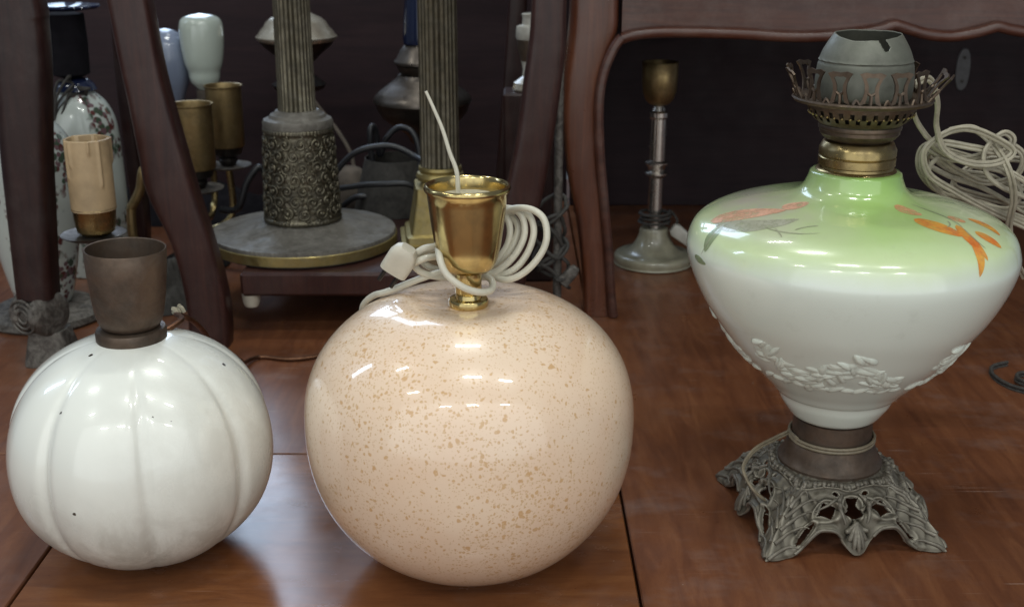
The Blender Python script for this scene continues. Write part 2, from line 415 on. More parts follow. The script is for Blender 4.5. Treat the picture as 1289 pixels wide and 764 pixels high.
# ================================================================== furniture behind the lamps
# --- cabinet with shaped apron and cabriole legs
cab = thing('cabinet', 'red-brown wooden cabinet with scalloped apron and curved front leg', 'cabinet', (.68, 1.9, 0))
def cab_leg(x_of, mirror=False):
    rows = []
    for (l, r, py) in ((735, 772, 402), (735, 770, 385), (733, 767, 340), (727, 763, 285), (716, 758, 230), (709, 755, 170), (708, 756, 115), (712, 766, 75), (716, 778, 40), (718, 780, 0)):
        a = at(l, py, 1.6); b = at(r, py, 1.6)
        rows.append(((a.x + b.x) / 2, 1.625, a.z, (b.x - a.x) / 2, .026))
    rows[0] = (*rows[0][:2], .0006, *rows[0][3:])
    t = rows[-1]; rows.append((t[0], t[1], .56, t[3], t[4]))
    rows = crows(rows, 5)
    if mirror: rows = [(1.36 - r[0], *r[1:]) for r in rows]
    return loft(rows, 32, 5)
for mir in (False, True):
    lg = obj('leg', cab_leg(None, mir), M['cab'], cab)
    path = [at(px, py, 1.597) for px, py in ((772, 398), (769, 370), (766, 320), (760, 250), (755, 190), (754, 130), (760, 92), (772, 62), (783, 47))]
    if mir: path = [Vector((1.36 - p.x, p.y, p.z)) for p in path]
    obj('bead', tube(path, .0065, 10, 8, flat=1.1), M['apron'], lg)
for x in (.118, 1.20):
    obj('back_leg', loft([(x + .02, 2.22, .0006, .02, .02), (x + .02, 2.22, .30, .022, .022), (x + .02, 2.22, .56, .026, .024)], 24, 5), M['dark'], cab)
edge_px = [(783, 45), (800, 40), (830, 37), (880, 37), (940, 39), (985, 42), (1030, 42), (1080, 38), (1110, 33), (1127, 28), (1145, 33), (1170, 40), (1200, 42), (1230, 37), (1248, 32), (1258, 30), (1275, 34), (1310, 39), (1360, 40), (1420, 38), (1480, 40), (1530, 46)]
low = [at(px, py, 1.6) for px, py in edge_px]
lowc = crom(low, 5)
apx0 = low[0].x; apx1 = low[-1].x
mb = MB(); m_ = len(lowc)
prism([(p.x, p.z) for p in lowc] + [(apx1, .56), (apx0, .56)], 1.607, 1.632, mb)
ap = obj('apron', mb, M['apron'], cab, sharp=25)
obj('apron_bead', tube([p + Vector((0, 0, -.004)) for p in low], .0075, 10, 5), M['apron'], ap)
obj('cabinet_body', box(.104, 1.27, 1.52, 2.33, .5605, .98, .004), M['apron'], cab)  # upper body out of view, front overhang extended to shade the table behind
obj('side_panel', box(.112, .124, 1.652, 2.19, .33, .56, .002), M['dark'], cab)
obj('back_board', box(.112, 1.25, 2.26, 2.28, .0008, .56, .002), M['back'], cab)
pl = at(1213, 88, 2.255)
esc = obj('key_plate', move(loft([(0, 0, 0, .0135, .039), (0, 0, .002, .0128, .0383)], 32, 2.3), Matrix.Translation((pl.x, 2.2595, pl.z)) @ Matrix.Rotation(PI / 2, 4, 'X')), M['plate'], cab)
for dz in (-.022, .022):
    obj('screw_hole', move(lathe([(.0001, 0), (.0032, 0), (.0032, .0012), (.0001, .0012)], n=14), Matrix.Translation((pl.x, 2.2574, pl.z + dz)) @ Matrix.Rotation(PI / 2, 4, 'X')), M['darkmetal'], esc)

# --- stand with inward-curving legs and a low shelf
stand = thing('wooden_stand', 'dark wooden stand with curved legs and low shelf holding fluted lamps', 'stand', (-.2, 1.7, 0))
def leg_from(pxs, Y, hd, top_z, lean=0):
    rows = []
    for (l, r, py) in pxs:
        a = at(l, py, Y); b = at(r, py, Y)
        rows.append(((a.x + b.x) / 2, Y, a.z, (b.x - a.x) / 2, hd))
    rows[0] = (*rows[0][:2], .0006, *rows[0][3:])
    t, u = rows[-1], rows[-2]
    dx = (t[0] - u[0]) / (t[2] - u[2]) * (top_z - t[2])
    rows.append((t[0] + dx, t[1], top_z, t[3], t[4]))
    return loft(crows(rows, 6), 28, 5)
obj('leg', leg_from(((240, 292, 437), (240, 291, 400), (234, 285, 360), (218, 269, 302), (188, 249, 240), (178, 236, 195), (165, 217, 128), (153, 204, 75), (138, 190, 0)), 1.49, .022, .60), M['red'], stand)
obj('leg', leg_from(((612, 660, 412), (614, 660, 370), (622, 668, 310), (636, 684, 240), (650, 697, 170), (659, 707, 100), (666, 712, 50), (669, 713, 0)), 1.56, .022, .60), M['red'], stand)
obj('leg', leg_from(((172, 190, 330), (168, 186, 260), (156, 174, 170), (147, 164, 90), (140, 156, 0)), 1.95, .018, .60), M['dark'], stand)
obj('leg', leg_from(((620, 650, 330), (622, 652, 260), (628, 655, 170), (634, 660, 90), (640, 664, 0)), 1.95, .018, .60), M['dark'], stand)
sh = obj('shelf', box(-.362, .008, 1.512, 1.93, .0585, .0915, .004), M['red'], stand)
obj('peg', lathe([(.0001, .040), (.009, .040), (.0115, .046), (.0125, .0575), (.0001, .0578)], -.352, 1.530, 20), M['ivory'], stand)
for a, b in (((-.50, 1.48), (.075, 1.50)), ((-.50, 1.94), (.03, 1.96))):
    obj('rail', box(a[0], b[0], a[1], b[1] + .02, .575, .598, .003), M['red'], stand)

# --- leg of the next piece of furniture, on a caster
chairleg = thing('side_chair', 'dark wooden chair leg ending in a dusty round caster', 'chair', (-.60, 1.42, 0))
rows = []
for (l, r, py) in ((26, 72, 372), (22, 70, 340), (14, 67, 270), (6, 64, 200), (0, 63, 130), (-6, 62, 80), (-14, 58, 30), (-22, 54, 0)):
    a = at(l, py, 1.42); b = at(r, py, 1.42); rows.append(((a.x + b.x) / 2, 1.42, a.z, (b.x - a.x) / 2, .024))
rows.append((rows[-1][0] - .02, 1.42, .58, rows[-1][3], .024))
obj('leg', loft(crows(rows, 6), 32, 4), M['dark'], chairleg)
obj('leg', loft([(-1.1, 1.42, .0006, .022, .022), (-1.12, 1.42, .58, .028, .024)], 28, 4), M['dark'], chairleg)
obj('seat_rail', box(-1.15, -.57, 1.39, 1.45, .5805, .64, .004), M['dark'], chairleg)
obj('seat', box(-1.17, -.545, 1.36, 1.56, .6402, .675, .008), M['dark'], chairleg)  # unseen seat, added to shade the background at the left
for x_ in (-.78,):
    obj('leg', loft([(x_ - .35, 1.53, .0006, .016, .016), (x_ - .35, 1.53, .64, .018, .018)], 24, 4), M['dark'], chairleg)
cp = at(55, 392, 1.42)
ca = obj('caster', move(lathe([(.0001, -.026), (.020, -.026), (.0275, -.022), (.029, -.012), (.0255, -.008), (.0255, .008), (.029, .012), (.0275, .022), (.020, .026), (.0001, .026)], n=36, smooth=3), Matrix.Translation((cp.x - .005, cp.y, cp.z)) @ Matrix.Rotation(R_(62), 4, 'Z') @ Matrix.Rotation(PI / 2, 4, 'X')), M['dustymetal'], chairleg)
for rr in (.008, .015, .0215):
    obj('ring', move(tube([(rr * math.cos(t * PI / 10), rr * math.sin(t * PI / 10), .0262) for t in range(20)], .0016, 6, 2, True), Matrix.Translation((cp.x - .005, cp.y, cp.z)) @ Matrix.Rotation(R_(-28), 4, 'Z') @ Matrix.Rotation(PI / 2, 4, 'X')), M['dustymetal'], ca)
obj('foot_block', loft([(cp.x + .004, 1.425, .0006, .031, .026), (cp.x + .004, 1.425, .006, .031, .026), (cp.x + .003, 1.425, cp.z - .024, .022, .02)], 28, 6), M['dustymetal'], chairleg)

# ================================================================== foreground lamp 1: white ribbed globe
PX, PY = -.3265, .962
lampw = thing('table_lamp', 'white ribbed pumpkin-shaped ceramic lamp with brown cup socket', 'lamp', (PX, PY, 0))
def sup(R, zc, b, n, z0, z1, k=60):
    out = []
    for i in range(k + 1):
        t = -1 + 2 * i / k; t = math.sin(t * PI / 2); z = zc + b * t
        if z < z0 or z > z1: continue
        out.append((R * max(1 - abs(t) ** n, 0) ** (1 / n), z))
    return out
pr = sup(.1150, .1005, .1035, 2.12, .0006, .2035)
pr = [(.0001, .0006), (pr[0][0] - .004, .0006)] + pr + [(.010, .2038)]
def ribs(ph, z, r):
    d = ((ph + PI / 2 + R_(-18)) / (PI / 4)) % 1.0; d = min(d, 1 - d) * (PI / 4)
    k = max(0, 1 - (abs(z - .1) / .112) ** 3)
    return r * (1 - k * (.034 * math.exp(-(d / .055) ** 2) + .032 * math.exp(-(d / .25) ** 2))) if r > .02 else r
obj('globe', lathe(pr, PX, PY, 288, ribs), M['white'], lampw, sharp=60)
obj('collar', lathe([(.0001, .1995), (.0285, .1995), (.0295, .202), (.0295, .2085), (.0285, .2105), (.024, .2115), (.0001, .2115)], PX, PY, 64), M['bronze'], lampw)
cupp = [(.0001, .2118), (.0215, .2118), (.0245, .2135), (.0268, .218), (.0290, .227), (.0310, .242), (.0328, .262), (.0337, .2805), (.0332, .2813), (.0322, .2808), (.0313, .262), (.0292, .242), (.027, .228), (.022, .22), (.0001, .219)]
tilt = Matrix.Translation((PX, PY, .21)) @ Matrix.Rotation(R_(1.8), 4, 'Y') @ Matrix.Translation((-PX, -PY, -.21))
cs = obj('socket_cup', move(lathe(cupp, PX, PY, 64), tilt), M['bronze'], lampw, sharp=50)
kn = at(228, 392, 1.06)
cd = obj('cord', tube([(PX + .024, PY + .02, .2005), (PX + .032, PY + .042, .203), at(222, 396, 1.05), at(240, 402, 1.07), at(257, 418, 1.11), at(272, 440, 1.18), (-.318, 1.30, .05), (-.335, 1.39, .012), (-.325, 1.432, .0032), (-.285, 1.424, .0030), (-.25, 1.436, .0030), (-.205, 1.475, .0030)], .0026, 8, 8), M['copper'], lampw)
kb = MB()
for i in range(5):
    q = kn + Vector((rnd.uniform(-.004, .004), rnd.uniform(-.003, .003), rnd.uniform(-.005, .001)))
    tube([q, q + Vector((rnd.uniform(-.006, .006), 0, .005)), q + Vector((rnd.uniform(-.006, .006), .003, .001))], .0019, 7, 4, mb=kb)
obj('knotted_string', kb, M['cordbeige'], cd)

# ================================================================== foreground lamp 2: speckled pink globe
QX, QY = -.0365, .950
lampp = thing('table_lamp', 'round pale pink speckled ceramic lamp with brass cup and white cord', 'lamp', (QX, QY, 0))
def globe_r(z):
    t = (z - .130) / (.1160 if z > .130 else .1375); n = 2.35 if z > .130 else 2.12
    return .1418 * max(1 - abs(t) ** n, 0) ** (1 / n)
pr = [(globe_r(z), z) for z in [.0006 + .2449 * (.5 - .5 * math.cos(PI * i / 70)) for i in range(71)]]
pr = [(r, z - (.0125 * (1 - (r / .062) ** 2) ** 1.5 if (r < .062 and z > .1) else 0)) for r, z in pr]
pr = [(.0001, .0006), (pr[0][0] - .004, .0006)] + pr + [(.006, .2335), (.0001, .2335)]
obj('globe', lathe(pr, QX, QY, 160, lambda ph, z, r: r * (1 + .006 * noise.noise((math.cos(ph) * 1.6, math.sin(ph) * 1.6, z * 14)))), M['pink'], lampp, sharp=60)
obj('neck', lathe([(.0001, .2337), (.0160, .2337), (.0168, .235), (.0168, .2395), (.0158, .241), (.0112, .2415), (.0105, .245), (.0112, .246), (.0112, .2637), (.0001, .2637)], QX, QY, 48), M['brass'], lampp, sharp=40)
bc = obj('brass_cup', lathe([(0.0001, 0.2639), (0.01284, 0.2639), (0.01819, 0.2655), (0.02194, 0.2692), (0.0244, 0.2747), (0.02729, 0.2867), (0.02996, 0.3037), (0.03231, 0.3237), (0.03317, 0.3312), (0.0351, 0.3332), (0.03574, 0.3352), (0.0351, 0.3372), (0.0336, 0.3382), (0.03231, 0.3369), (0.03157, 0.3342), (0.0305, 0.3237), (0.02836, 0.3047), (0.02568, 0.2887), (0.0001, 0.2817)], QX, QY, 96), M['brass'], lampp, sharp=50)
obj('socket_disc', lathe([(.0001, .316), (.0275, .316), (.0280, .3262), (.0235, .3285), (.012, .3278), (.0001, .3275)], QX, QY, 48), M['sponge'], bc)
obj('wire_end', tube([(QX - .008, QY + .012, .326), at(575, 217, QY + .013), at(566, 192, QY + .014), at(557, 163, QY + .016), at(546, 137, QY + .017), at(536, 115, QY + .018)], .0018, 8, 6, rfun=lambda t: 1.15 - .45 * t), M['cordwhite'], bc)
cb = MB()
def on_globe(az, rho):
    t = (1 - (rho / .1418) ** 2.35) ** (1 / 2.35) if rho < .1418 else 0
    return (QX + (rho + .003) * math.cos(R_(az)), QY + (rho + .003) * math.sin(R_(az)), .130 + .1160 * t + .003)
path = [(QX - .07, QY + .13, .10), on_globe(132, .139), on_globe(140, .128), on_globe(147, .112), on_globe(153, .092), on_globe(160, .070), at(540, 347, QY + .022), at(575, 340, QY + .03),
        at(610, 345, QY + .03), at(640, 352, QY + .015), at(668, 336, QY + .01), at(687, 306, QY + .012), at(684, 275, QY + .018), at(660, 262, QY + .025), at(625, 270, QY + .04), at(580, 300, QY + .045), at(540, 314, QY + .03), at(520, 328, QY + .02),
        at(535, 345, QY + .02), at(580, 350, QY + .03), at(618, 345, QY + .025), at(645, 325, QY + .022), at(660, 296, QY + .024), at(655, 270, QY + .03), at(632, 263, QY + .038), at(600, 285, QY + .046), at(555, 308, QY + .036), at(530, 322, QY + .03),
        at(545, 338, QY + .032), at(590, 344, QY + .038), at(622, 330, QY + .032), at(640, 305, QY + .032), at(640, 278, QY + .036), at(622, 266, QY + .044), at(590, 290, QY + .05), at(556, 306, QY + .01), at(553, 322, QY - .018), at(562, 345, QY - .026), at(584, 362, QY - .026), at(606, 368, QY - .018), at(619, 364, QY - .002), at(618, 352, QY + .012), at(600, 340, QY + .02)]
cord = obj('cord', tube(path, .0030, 10, 8), M['cordwhite'], lampp)
tube([at(520, 322, QY + .016), at(534, 313, QY + .014), at(552, 310, QY + .02), at(580, 305, QY + .04)], .0030, 10, 8, mb=cb)
tube([at(520, 332, QY + .012), at(536, 325, QY + .010), at(556, 322, QY + .02), at(580, 320, QY + .04)], .0030, 10, 8, mb=cb)
tube([at(560, 330, QY + .03), at(600, 348, QY + .034), at(640, 343, QY + .02), at(662, 322, QY + .02), at(672, 292, QY + .022), at(664, 270, QY + .03), at(640, 268, QY + .04), at(612, 292, QY + .05), at(590, 318, QY + .05)], .0030, 10, 8, mb=cb)
tube([at(575, 336, QY + .036), at(612, 338, QY + .036), at(640, 318, QY + .03), at(652, 288, QY + .034), at(640, 272, QY + .042), at(615, 280, QY + .05), at(590, 305, QY + .05)], .0030, 10, 8, mb=cb)
obj('cord_loop', cb, M['cordwhite'], cord)
pc = at(504, 328, QY + .01)
pm = Matrix.Translation(pc) @ Matrix.Rotation(R_(33), 4, 'Y') @ Matrix.Rotation(R_(15), 4, 'X')
pg = obj('plug', move(loft([(0, 0, -.013, .0105, .006), (0, 0, -.012, .0122, .0075), (0, 0, .004, .0125, .008), (0, 0, .011, .010, .0075), (0, 0, .0145, .006, .0055)], 28, 4), pm), M['ivory'], cord)
obj('pin', move(lathe([(.0001, -.028), (.0018, -.0275), (.002, -.0125)], n=10), pm @ Matrix.Translation((.006, 0, 0))), M['darkmetal'], pg)
obj('pin', move(lathe([(.0001, -.028), (.0018, -.0275), (.002, -.0125)], n=10), pm @ Matrix.Translation((-.006, 0, 0))), M['darkmetal'], pg)

# small moulded glass button lying behind the pink globe
bt = at(747, 667, 1.0); bx_, by_ = .071, 1.018
btn = MB()
lathe([(.0001, .0006), (.007, .0006), (.0085, .002), (.008, .004), (.006, .0046), (.0001, .0042)], 0, 0, 24, lambda ph, z, r: r * (1 + .06 * math.cos(8 * ph)), mb=btn)
for k in range(7):
    a = 2 * PI * k / 6; rr = .0038 if k < 6 else 0
    lathe([(.0018, .0042), (.0015, .0054), (.0001, .0059)], rr * math.cos(a), rr * math.sin(a), 10, mb=btn)
tag(obj('glass_button', move(btn, Matrix.Translation((bx_, by_, .0045)) @ Matrix.Rotation(R_(35), 4, 'X')), M['pot']), 'tiny moulded pale button lying on table against the pink globe', 'button')

# ================================================================== foreground lamp 3: oil lamp
OX, OY = .300, 1.0235
oil = thing('oil_lamp', 'tall white and green oil lamp with orange leaves on pierced metal foot', 'lamp', (OX, OY, 0))
# pierced cast foot
def foot():
    nS, nV = 150, 96; rotz = R_(5.8)
    def pos(si, sd, v):
        s = sd; a = abs(s)
        phr = math.atan(s)
        q = 4.2
        Rq = .080 / ((abs(math.cos(phr)) ** q + abs(math.sin(phr)) ** q) ** (1 / q))
        tc_ = max(0, (a - .60) / .40)
        Rq += .019 * tc_ * tc_ * (3 - 2 * tc_) + .003 * math.exp(-(s / .16) ** 2)
        foot_ = max(0, min(1, (a - .40) / .38)); foot_ = foot_ * foot_ * (3 - 2 * foot_)
        arch = .0235 * (1 - foot_)
        shell = math.exp(-(abs(s) / .17) ** 2.6)
        zb = .0012 + arch * (1 - .93 * shell)
        r0 = .044
        r = r0 + (Rq - r0) * (.88 * v + .12 * v * v)
        flare = max(0, (v - .78) / .22) ** 2 * foot_
        z = zb + (.0585 - zb) * (1 - v ** 1.5) ** .95
        z = z * (1 - flare * .4) + .0012 * flare * .4
        # relief along the outward direction
        d = 0.0; k_ = 1 - a
        if v < .30: d += .0024 * abs(math.sin(8 * PI * phr / (PI / 2))) ** .6 * math.exp(-((v - .20) / .055) ** 4)
        d += .0022 * math.exp(-((v - .285) / .018) ** 2)
        # acanthus leaf at each corner: midrib and lobes that sweep up from it
        leafm = math.exp(-(k_ / (.30 + .22 * v)) ** 6) * max(0, min(1, (v - .30) / .08))
        d += leafm * (.0034 * abs(math.sin(PI * (v * 4.2 - k_ * 5.5))) ** .55 - .0012 + .0030 * math.exp(-(k_ / .045) ** 2))
        # palmette in the middle of each side
        sa = math.atan2(s * 1.25, v - .60); sr = math.hypot(s * 1.25, v - .62)
        if a < .32 and v > .58: d += .0062 * (abs(math.cos(sa * 3.5)) ** .7 - .25) * math.exp(-((sr - .22) / .19) ** 6)
        d += .0030 * math.exp(-((v - .955) / .035) ** 2) * (1 - math.exp(-(s / .2) ** 4))
        for (ha, hv, wa, wv) in ((0, .53, .14, .17), (.38, .70, .185, .17), (.62, .86, .14, .085)):
            d += .0024 * math.exp(-((math.hypot((a - ha) / wa, (v - hv) / wv) - 1) / .16) ** 2)
        d += .0008 * noise.noise((s * 9 + si * 3.1, v * 11, si * 1.7))
        ph = phr + si * PI / 2 - PI / 2 + rotz
        rr = r + d * .8
        return (OX + rr * math.cos(ph), OY + rr * math.sin(ph), max(z + d * .65 * (1 - v ** 6), .0008))
    def hole(s, v):
        a = abs(s)
        if a < .095 + .03 * math.sin(v * 22) and .40 < v < .66: return True
        if abs((a - .38) + (v - .70) * .5) / .155 + abs((v - .70) - (a - .38) * .35) / .16 < 1.0: return True
        if (a - .62) ** 2 / .10 ** 2 + ((v - .86) - (a - .62) * .3) ** 2 / .055 ** 2 < 1: return True
        if (a - .24) ** 2 / .06 ** 2 + (v - .40) ** 2 / .045 ** 2 < 1: return True
        return False
    vs = []; fs = []
    ss = [math.tan(R_(-45 + 90 * i / nS)) for i in range(nS)]
    W = 4 * nS
    for j in range(nV + 1):
        for si in range(4):
            for s in ss: vs.append(pos(si, s, j / nV))
    for j in range(nV):
        for k in range(W):
            s = math.tan(R_(-45 + 90 * ((k % nS) + .5) / nS))
            if hole(s, (j + .5) / nV): continue
            k2 = (k + 1) % W
            fs.append((j * W + k, (j + 1) * W + k, (j + 1) * W + k2, j * W + k2))
    # crisp cast ornament laid over the skirt
    orn_ = MB(); gad_ = MB(); pal_ = [MB() for _ in range(4)]
    P_ = lambda si, s, v, o=0: Vector(pos(si, max(-.999, min(.999, s)), v)) + Vector((math.cos(math.atan(s) + si * PI / 2 - PI / 2 + rotz) * o, math.sin(math.atan(s) + si * PI / 2 - PI / 2 + rotz) * o, o * .8))
    for si in range(4):
        for sg in (-1, 1):
            for k in range(6):
                v0 = .98 - .115 * k; ln = .34 + .05 * k * (1 if k < 4 else -.5)
                tube([P_(si, sg * (.985 - ln * u - .02), v0 - .30 * math.sin(u * 1.9) * (.5 + .12 * k) + .16 * u * u, .0003) for u in [i / 7 for i in range(8)]], .0021, 7, 2, mb=orn_, rfun=lambda t: (1.05 - .8 * t))
            tube([P_(si, sg * (.18 + .52 * u), 1.0 - .015 - .02 * math.sin(u * 3.1), .0004) for u in [i / 12 for i in range(13)]], .0017, 7, 2, mb=orn_)
            tube([P_(si, sg * (.13 + .07 * math.sin(u * 3.1)), .36 + .42 * u, .0008) for u in [i / 9 for i in range(10)]], .0019, 7, 2, mb=orn_, rfun=lambda t: .5 + math.sin(t * 3.1) * .7)
            tube([P_(si, sg * (.24 + .30 * u), .50 + .06 * math.sin(u * 3) + .16 * u, .0004) for u in [i / 9 for i in range(10)]], .0016, 7, 2, mb=orn_, rfun=lambda t: 1.1 - .7 * t)
        for q in range(-3, 4):
            a_ = q * .30
            c0 = P_(si, 0, .76, .001)
            tube([P_(si, math.sin(a_) * .17 * u, .70 + .27 * math.cos(a_) * u, .0012 + .0016 * math.sin(u * 2.6)) for u in [i / 6 for i in range(7)]], .0023, 7, 2, mb=pal_[si], rfun=lambda t: .45 + .75 * math.sin(t * 2.7))
        for q in range(11):
            s_ = math.tan(R_(-45 + 90 * (q + .5) / 11))
            tube([P_(si, s_, .15 + .13 * u, .0002) for u in [i / 4 for i in range(5)]], .0022, 7, 2, mb=gad_, rfun=lambda t: .35 + .8 * math.sin(t * 2.9))
    return MB().add(vs, fs), orn_, gad_, pal_
foot_m, orn_m, gad_m, pal_m = foot()
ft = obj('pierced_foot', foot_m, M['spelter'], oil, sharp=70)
for nm_, mb_ in [('acanthus_relief', orn_m), ('gadroon_ring', gad_m)] + [('palmette', p_) for p_ in pal_m]: obj(nm_, mb_, M['castorn'], ft, sharp=80)
sm_ = ft.modifiers.new('thickness', 'SOLIDIFY'); sm_.thickness = .0028; sm_.offset = -1
obj('flange', lathe([(.0001, .0555), (.046, .0555), (.0478, .0568), (.0480, .0598), (.0466, .0618), (.0452, .0630), (.0430, .0685), (.0402, .0755), (.0380, .0790), (.0365, .0805), (.0362, .1020), (.0372, .1034), (.0001, .1034)], OX, OY, 80), M['bronze'], oil, sharp=35)
# bowl
BOWL = [(.0368, .1038), (.0405, .1065), (.0450, .1125), (.0500, .1205), (.0535, .1285), (.057, .1315), (.0635, .1390), (.0725, .1480), (.0855, .1615), (.0990, .177), (.1130, .1965), (.1260, .2165), (.1370, .240), (.1428, .260), (.1420, .2725), (.1355, .2855), (.120, .2955), (.095, .3035), (.070, .3090), (.053, .3135), (.045, .3190), (.041, .3265), (.039, .333)]
bp_ = [(q.x, q.y) for q in crom([(r, z, 0) for r, z in BOWL], 6)]
bowl = obj('bowl', lathe(bp_ + [(.0365, .3345), (.0001, .334)], OX, OY, 160), M['bowl'], oil, sharp=60)
arc = [0.0]
for i in range(1, len(bp_)): arc.append(arc[-1] + math.hypot(bp_[i][0] - bp_[i - 1][0], bp_[i][1] - bp_[i - 1][1]))
def on_bowl(ph, t, off):
    t = max(0, min(t, arc[-1] - 1e-6))
    lo = 0
    while arc[lo + 1] < t: lo += 1
    f = (t - arc[lo]) / (arc[lo + 1] - arc[lo])
    (r0, z0), (r1, z1) = bp_[lo], bp_[lo + 1]
    r = r0 + (r1 - r0) * f; z = z0 + (z1 - z0) * f
    d = math.hypot(r1 - r0, z1 - z0) or 1; nr, nz = (z1 - z0) / d, -(r1 - r0) / d
    r += nr * off; z += nz * off
    return Vector((OX + r * math.cos(ph), OY + r * math.sin(ph), z))
def rad_at(t):
    p = on_bowl(0, t, 0); return max(p.x - OX, .01)
def leaf(a, b, wd, bend=0, lift=.0003, thick=0, nu=14, nw=6, mb=None, blunt=.5):
    (p0, t0), (p1, t1) = a, b; p0, p1 = R_(p0), R_(p1)
    rm = rad_at((t0 + t1) / 2); L = Vector(((p1 - p0) * rm, t1 - t0)); ln = L.length; e = L / ln; nrm = Vector((-e.y, e.x))
    vs = []; fs = []
    for i in range(nu + 1):
        u = i / nu; sh = max(math.sin(PI * u), 0) ** blunt * (1.1 - .45 * u)
        for j in range(nw + 1):
            q = -1 + 2 * j / nw
            c = e * (u * ln) + nrm * (q * wd * sh / 2 + bend * 4 * u * (1 - u))
            vs.append(on_bowl(p0 + c.x / rm, t0 + c.y, lift + thick * sh * (1 - q * q)))
    for i in range(nu):
        for j in range(nw):
            k = i * (nw + 1) + j; fs.append((k, k + 1, k + nw + 2, k + nw + 1))
    mb = mb or MB(); return mb.add(vs, fs)
for a, b, wd, bd, mt in (((-66, .308), (-55, .287), .015, 0, 'pale'), ((-66, .283), (-54, .246), .021, .002, 'orange'), ((-46.8, .262), (-54.5, .2170), .013, -.005, 'orange'),
                         ((-43.7, .2475), (-42, .223), .014, 0, 'orange'), ((-53.5, .238), (-60.6, .206), .0095, 0, 'orange'), ((-40.7, .2747), (-37.5, .2600), .012, 0, 'pale'),
                         ((-156, .283), (-146, .304), .017, 0, 'pinkish'), ((-174, .229), (-150, .282), .025, .004, 'pinkish'), ((-169, .230), (-135, .273), .022, -.006, 'greyleaf'),
                         ((-163.1, .2293), (-162.0, .2040), .016, 0, 'greenleaf'), ((-169.5, .1955), (-160, .1945), .007, 0, 'greenleaf'), ((-30, .262), (-33, .232), .012, .003, 'orange')):
    obj('painted_leaf', leaf(a, b, wd, bd, lift=.00025 + .00012 * (rnd.random())), M[mt], bowl)
for a, b, bd in (((-46, .306), (-47, .2547), .006), ((-47, .2547), (-51, .2270), -.003), ((-47, .27), (-55, .262), .002), ((-145, .2485), (-119, .2557), -.004), ((-131, .2537), (-122, .2665), .002), ((-140, .250), (-133, .240), .001), ((-163, .236), (-164, .200), .003)):
    obj('painted_stem', leaf(a, b, .0016, bd, lift=.0005, nw=2, blunt=.15), M['stem'], bowl)
# moulded flower sprays round the lower bowl
for ki, pc_ in enumerate((-110, -20, 70, 160)):
    mb = MB(); rr_ = random.Random(31)
    for i in range(84):
        u = i / 83 * 2 - 1
        c_ph = pc_ + u * 34; c_t = .090 + .015 * math.sin(u * 5.2) + .012 * abs(u) + rr_.uniform(-.012, .013)
        if abs(u) < .5: c_t += rr_.uniform(0, .014)
        an = rr_.uniform(-1.0, 1.0) + (.5 if u < 0 else 2.6); ln = rr_.uniform(.014, .028); rm = rad_at(c_t)
        a = (c_ph - math.degrees(math.cos(an) * ln / 2 / rm), c_t - math.sin(an) * ln / 2)
        b = (c_ph + math.degrees(math.cos(an) * ln / 2 / rm), c_t + math.sin(an) * ln / 2)
        leaf(a, b, rr_.uniform(.007, .0125), rr_.uniform(-.002, .002), lift=-.0006, thick=rr_.uniform(.002, .0042), nu=8, nw=5, mb=mb)
    for i in range(12):
        u = i / 11 * 2 - 1
        leaf((pc_ + u * 38 - 5, .070 + .006 * (i % 2)), (pc_ + u * 38 + 6, .074 + .008 * ((i + 1) % 2)), .010, .001, lift=-.0006, thick=.003, nu=8, nw=5, mb=mb)
    obj('relief_spray', mb, M['relief'], bowl, sharp=80)
# brass collar, burner, gallery
obj('brass_collar', lathe([(.0001, .3335), (.0335, .3335), (.0345, .335), (.0335, .3362), (.0318, .3368), (.0315, .339), (.0328, .340), (.0328, .3465), (.0318, .3475), (.0328, .3485), (.0328, .354), (.0318, .3555), (.0300, .3595), (.0285, .3605), (.0001, .3605)], OX, OY, 72), M['oldbrass'], oil, sharp=35)
bur = obj('burner', lathe([(.0001, .3608), (.026, .3608), (.0305, .3635), (.0338, .3675), (.0338, .3705), (.0348, .3712), (.0352, .3735), (.0345, .375), (.0362, .377), (.0405, .380), (.0435, .384), (.0455, .389), (.046, .3925), (.053, .3935), (.0575, .3945), (.0592, .397), (.0585, .3985), (.056, .3985), (.044, .3965), (.0001, .396)], OX, OY, 240,
          skip=lambda i, ph, z: (int(ph / (2 * PI) * 240) % 8 in (2, 3, 4) and .3855 < z < .3905) or (int(ph / (2 * PI) * 240) % 8 in (6, 7, 0) and .380 < z < .3845)), M['burner'], oil, sharp=35)
obj('dark_liner', lathe([(.0335, .372), (.0425, .392)], OX, OY, 48), M['darkmetal'], bur)  # added dark liner behind the pierced holes so their inside reads dark
mb = MB()
for k in range(40):
    a = 2 * PI * k / 40
    lathe([(.0013, -.001), (.0010, .0006), (.0001, .0012)], 0, 0, 8, mb=(t := MB()))
    move(t, Matrix.Translation((OX + .0437 * math.cos(a), OY + .0437 * math.sin(a), .3845)) @ Matrix.Rotation(a, 4, 'Z') @ Matrix.Rotation(PI / 2, 4, 'Y')); mb.add(t.v, t.f)
obj('bead_row', mb, M['oldbrass'], bur)
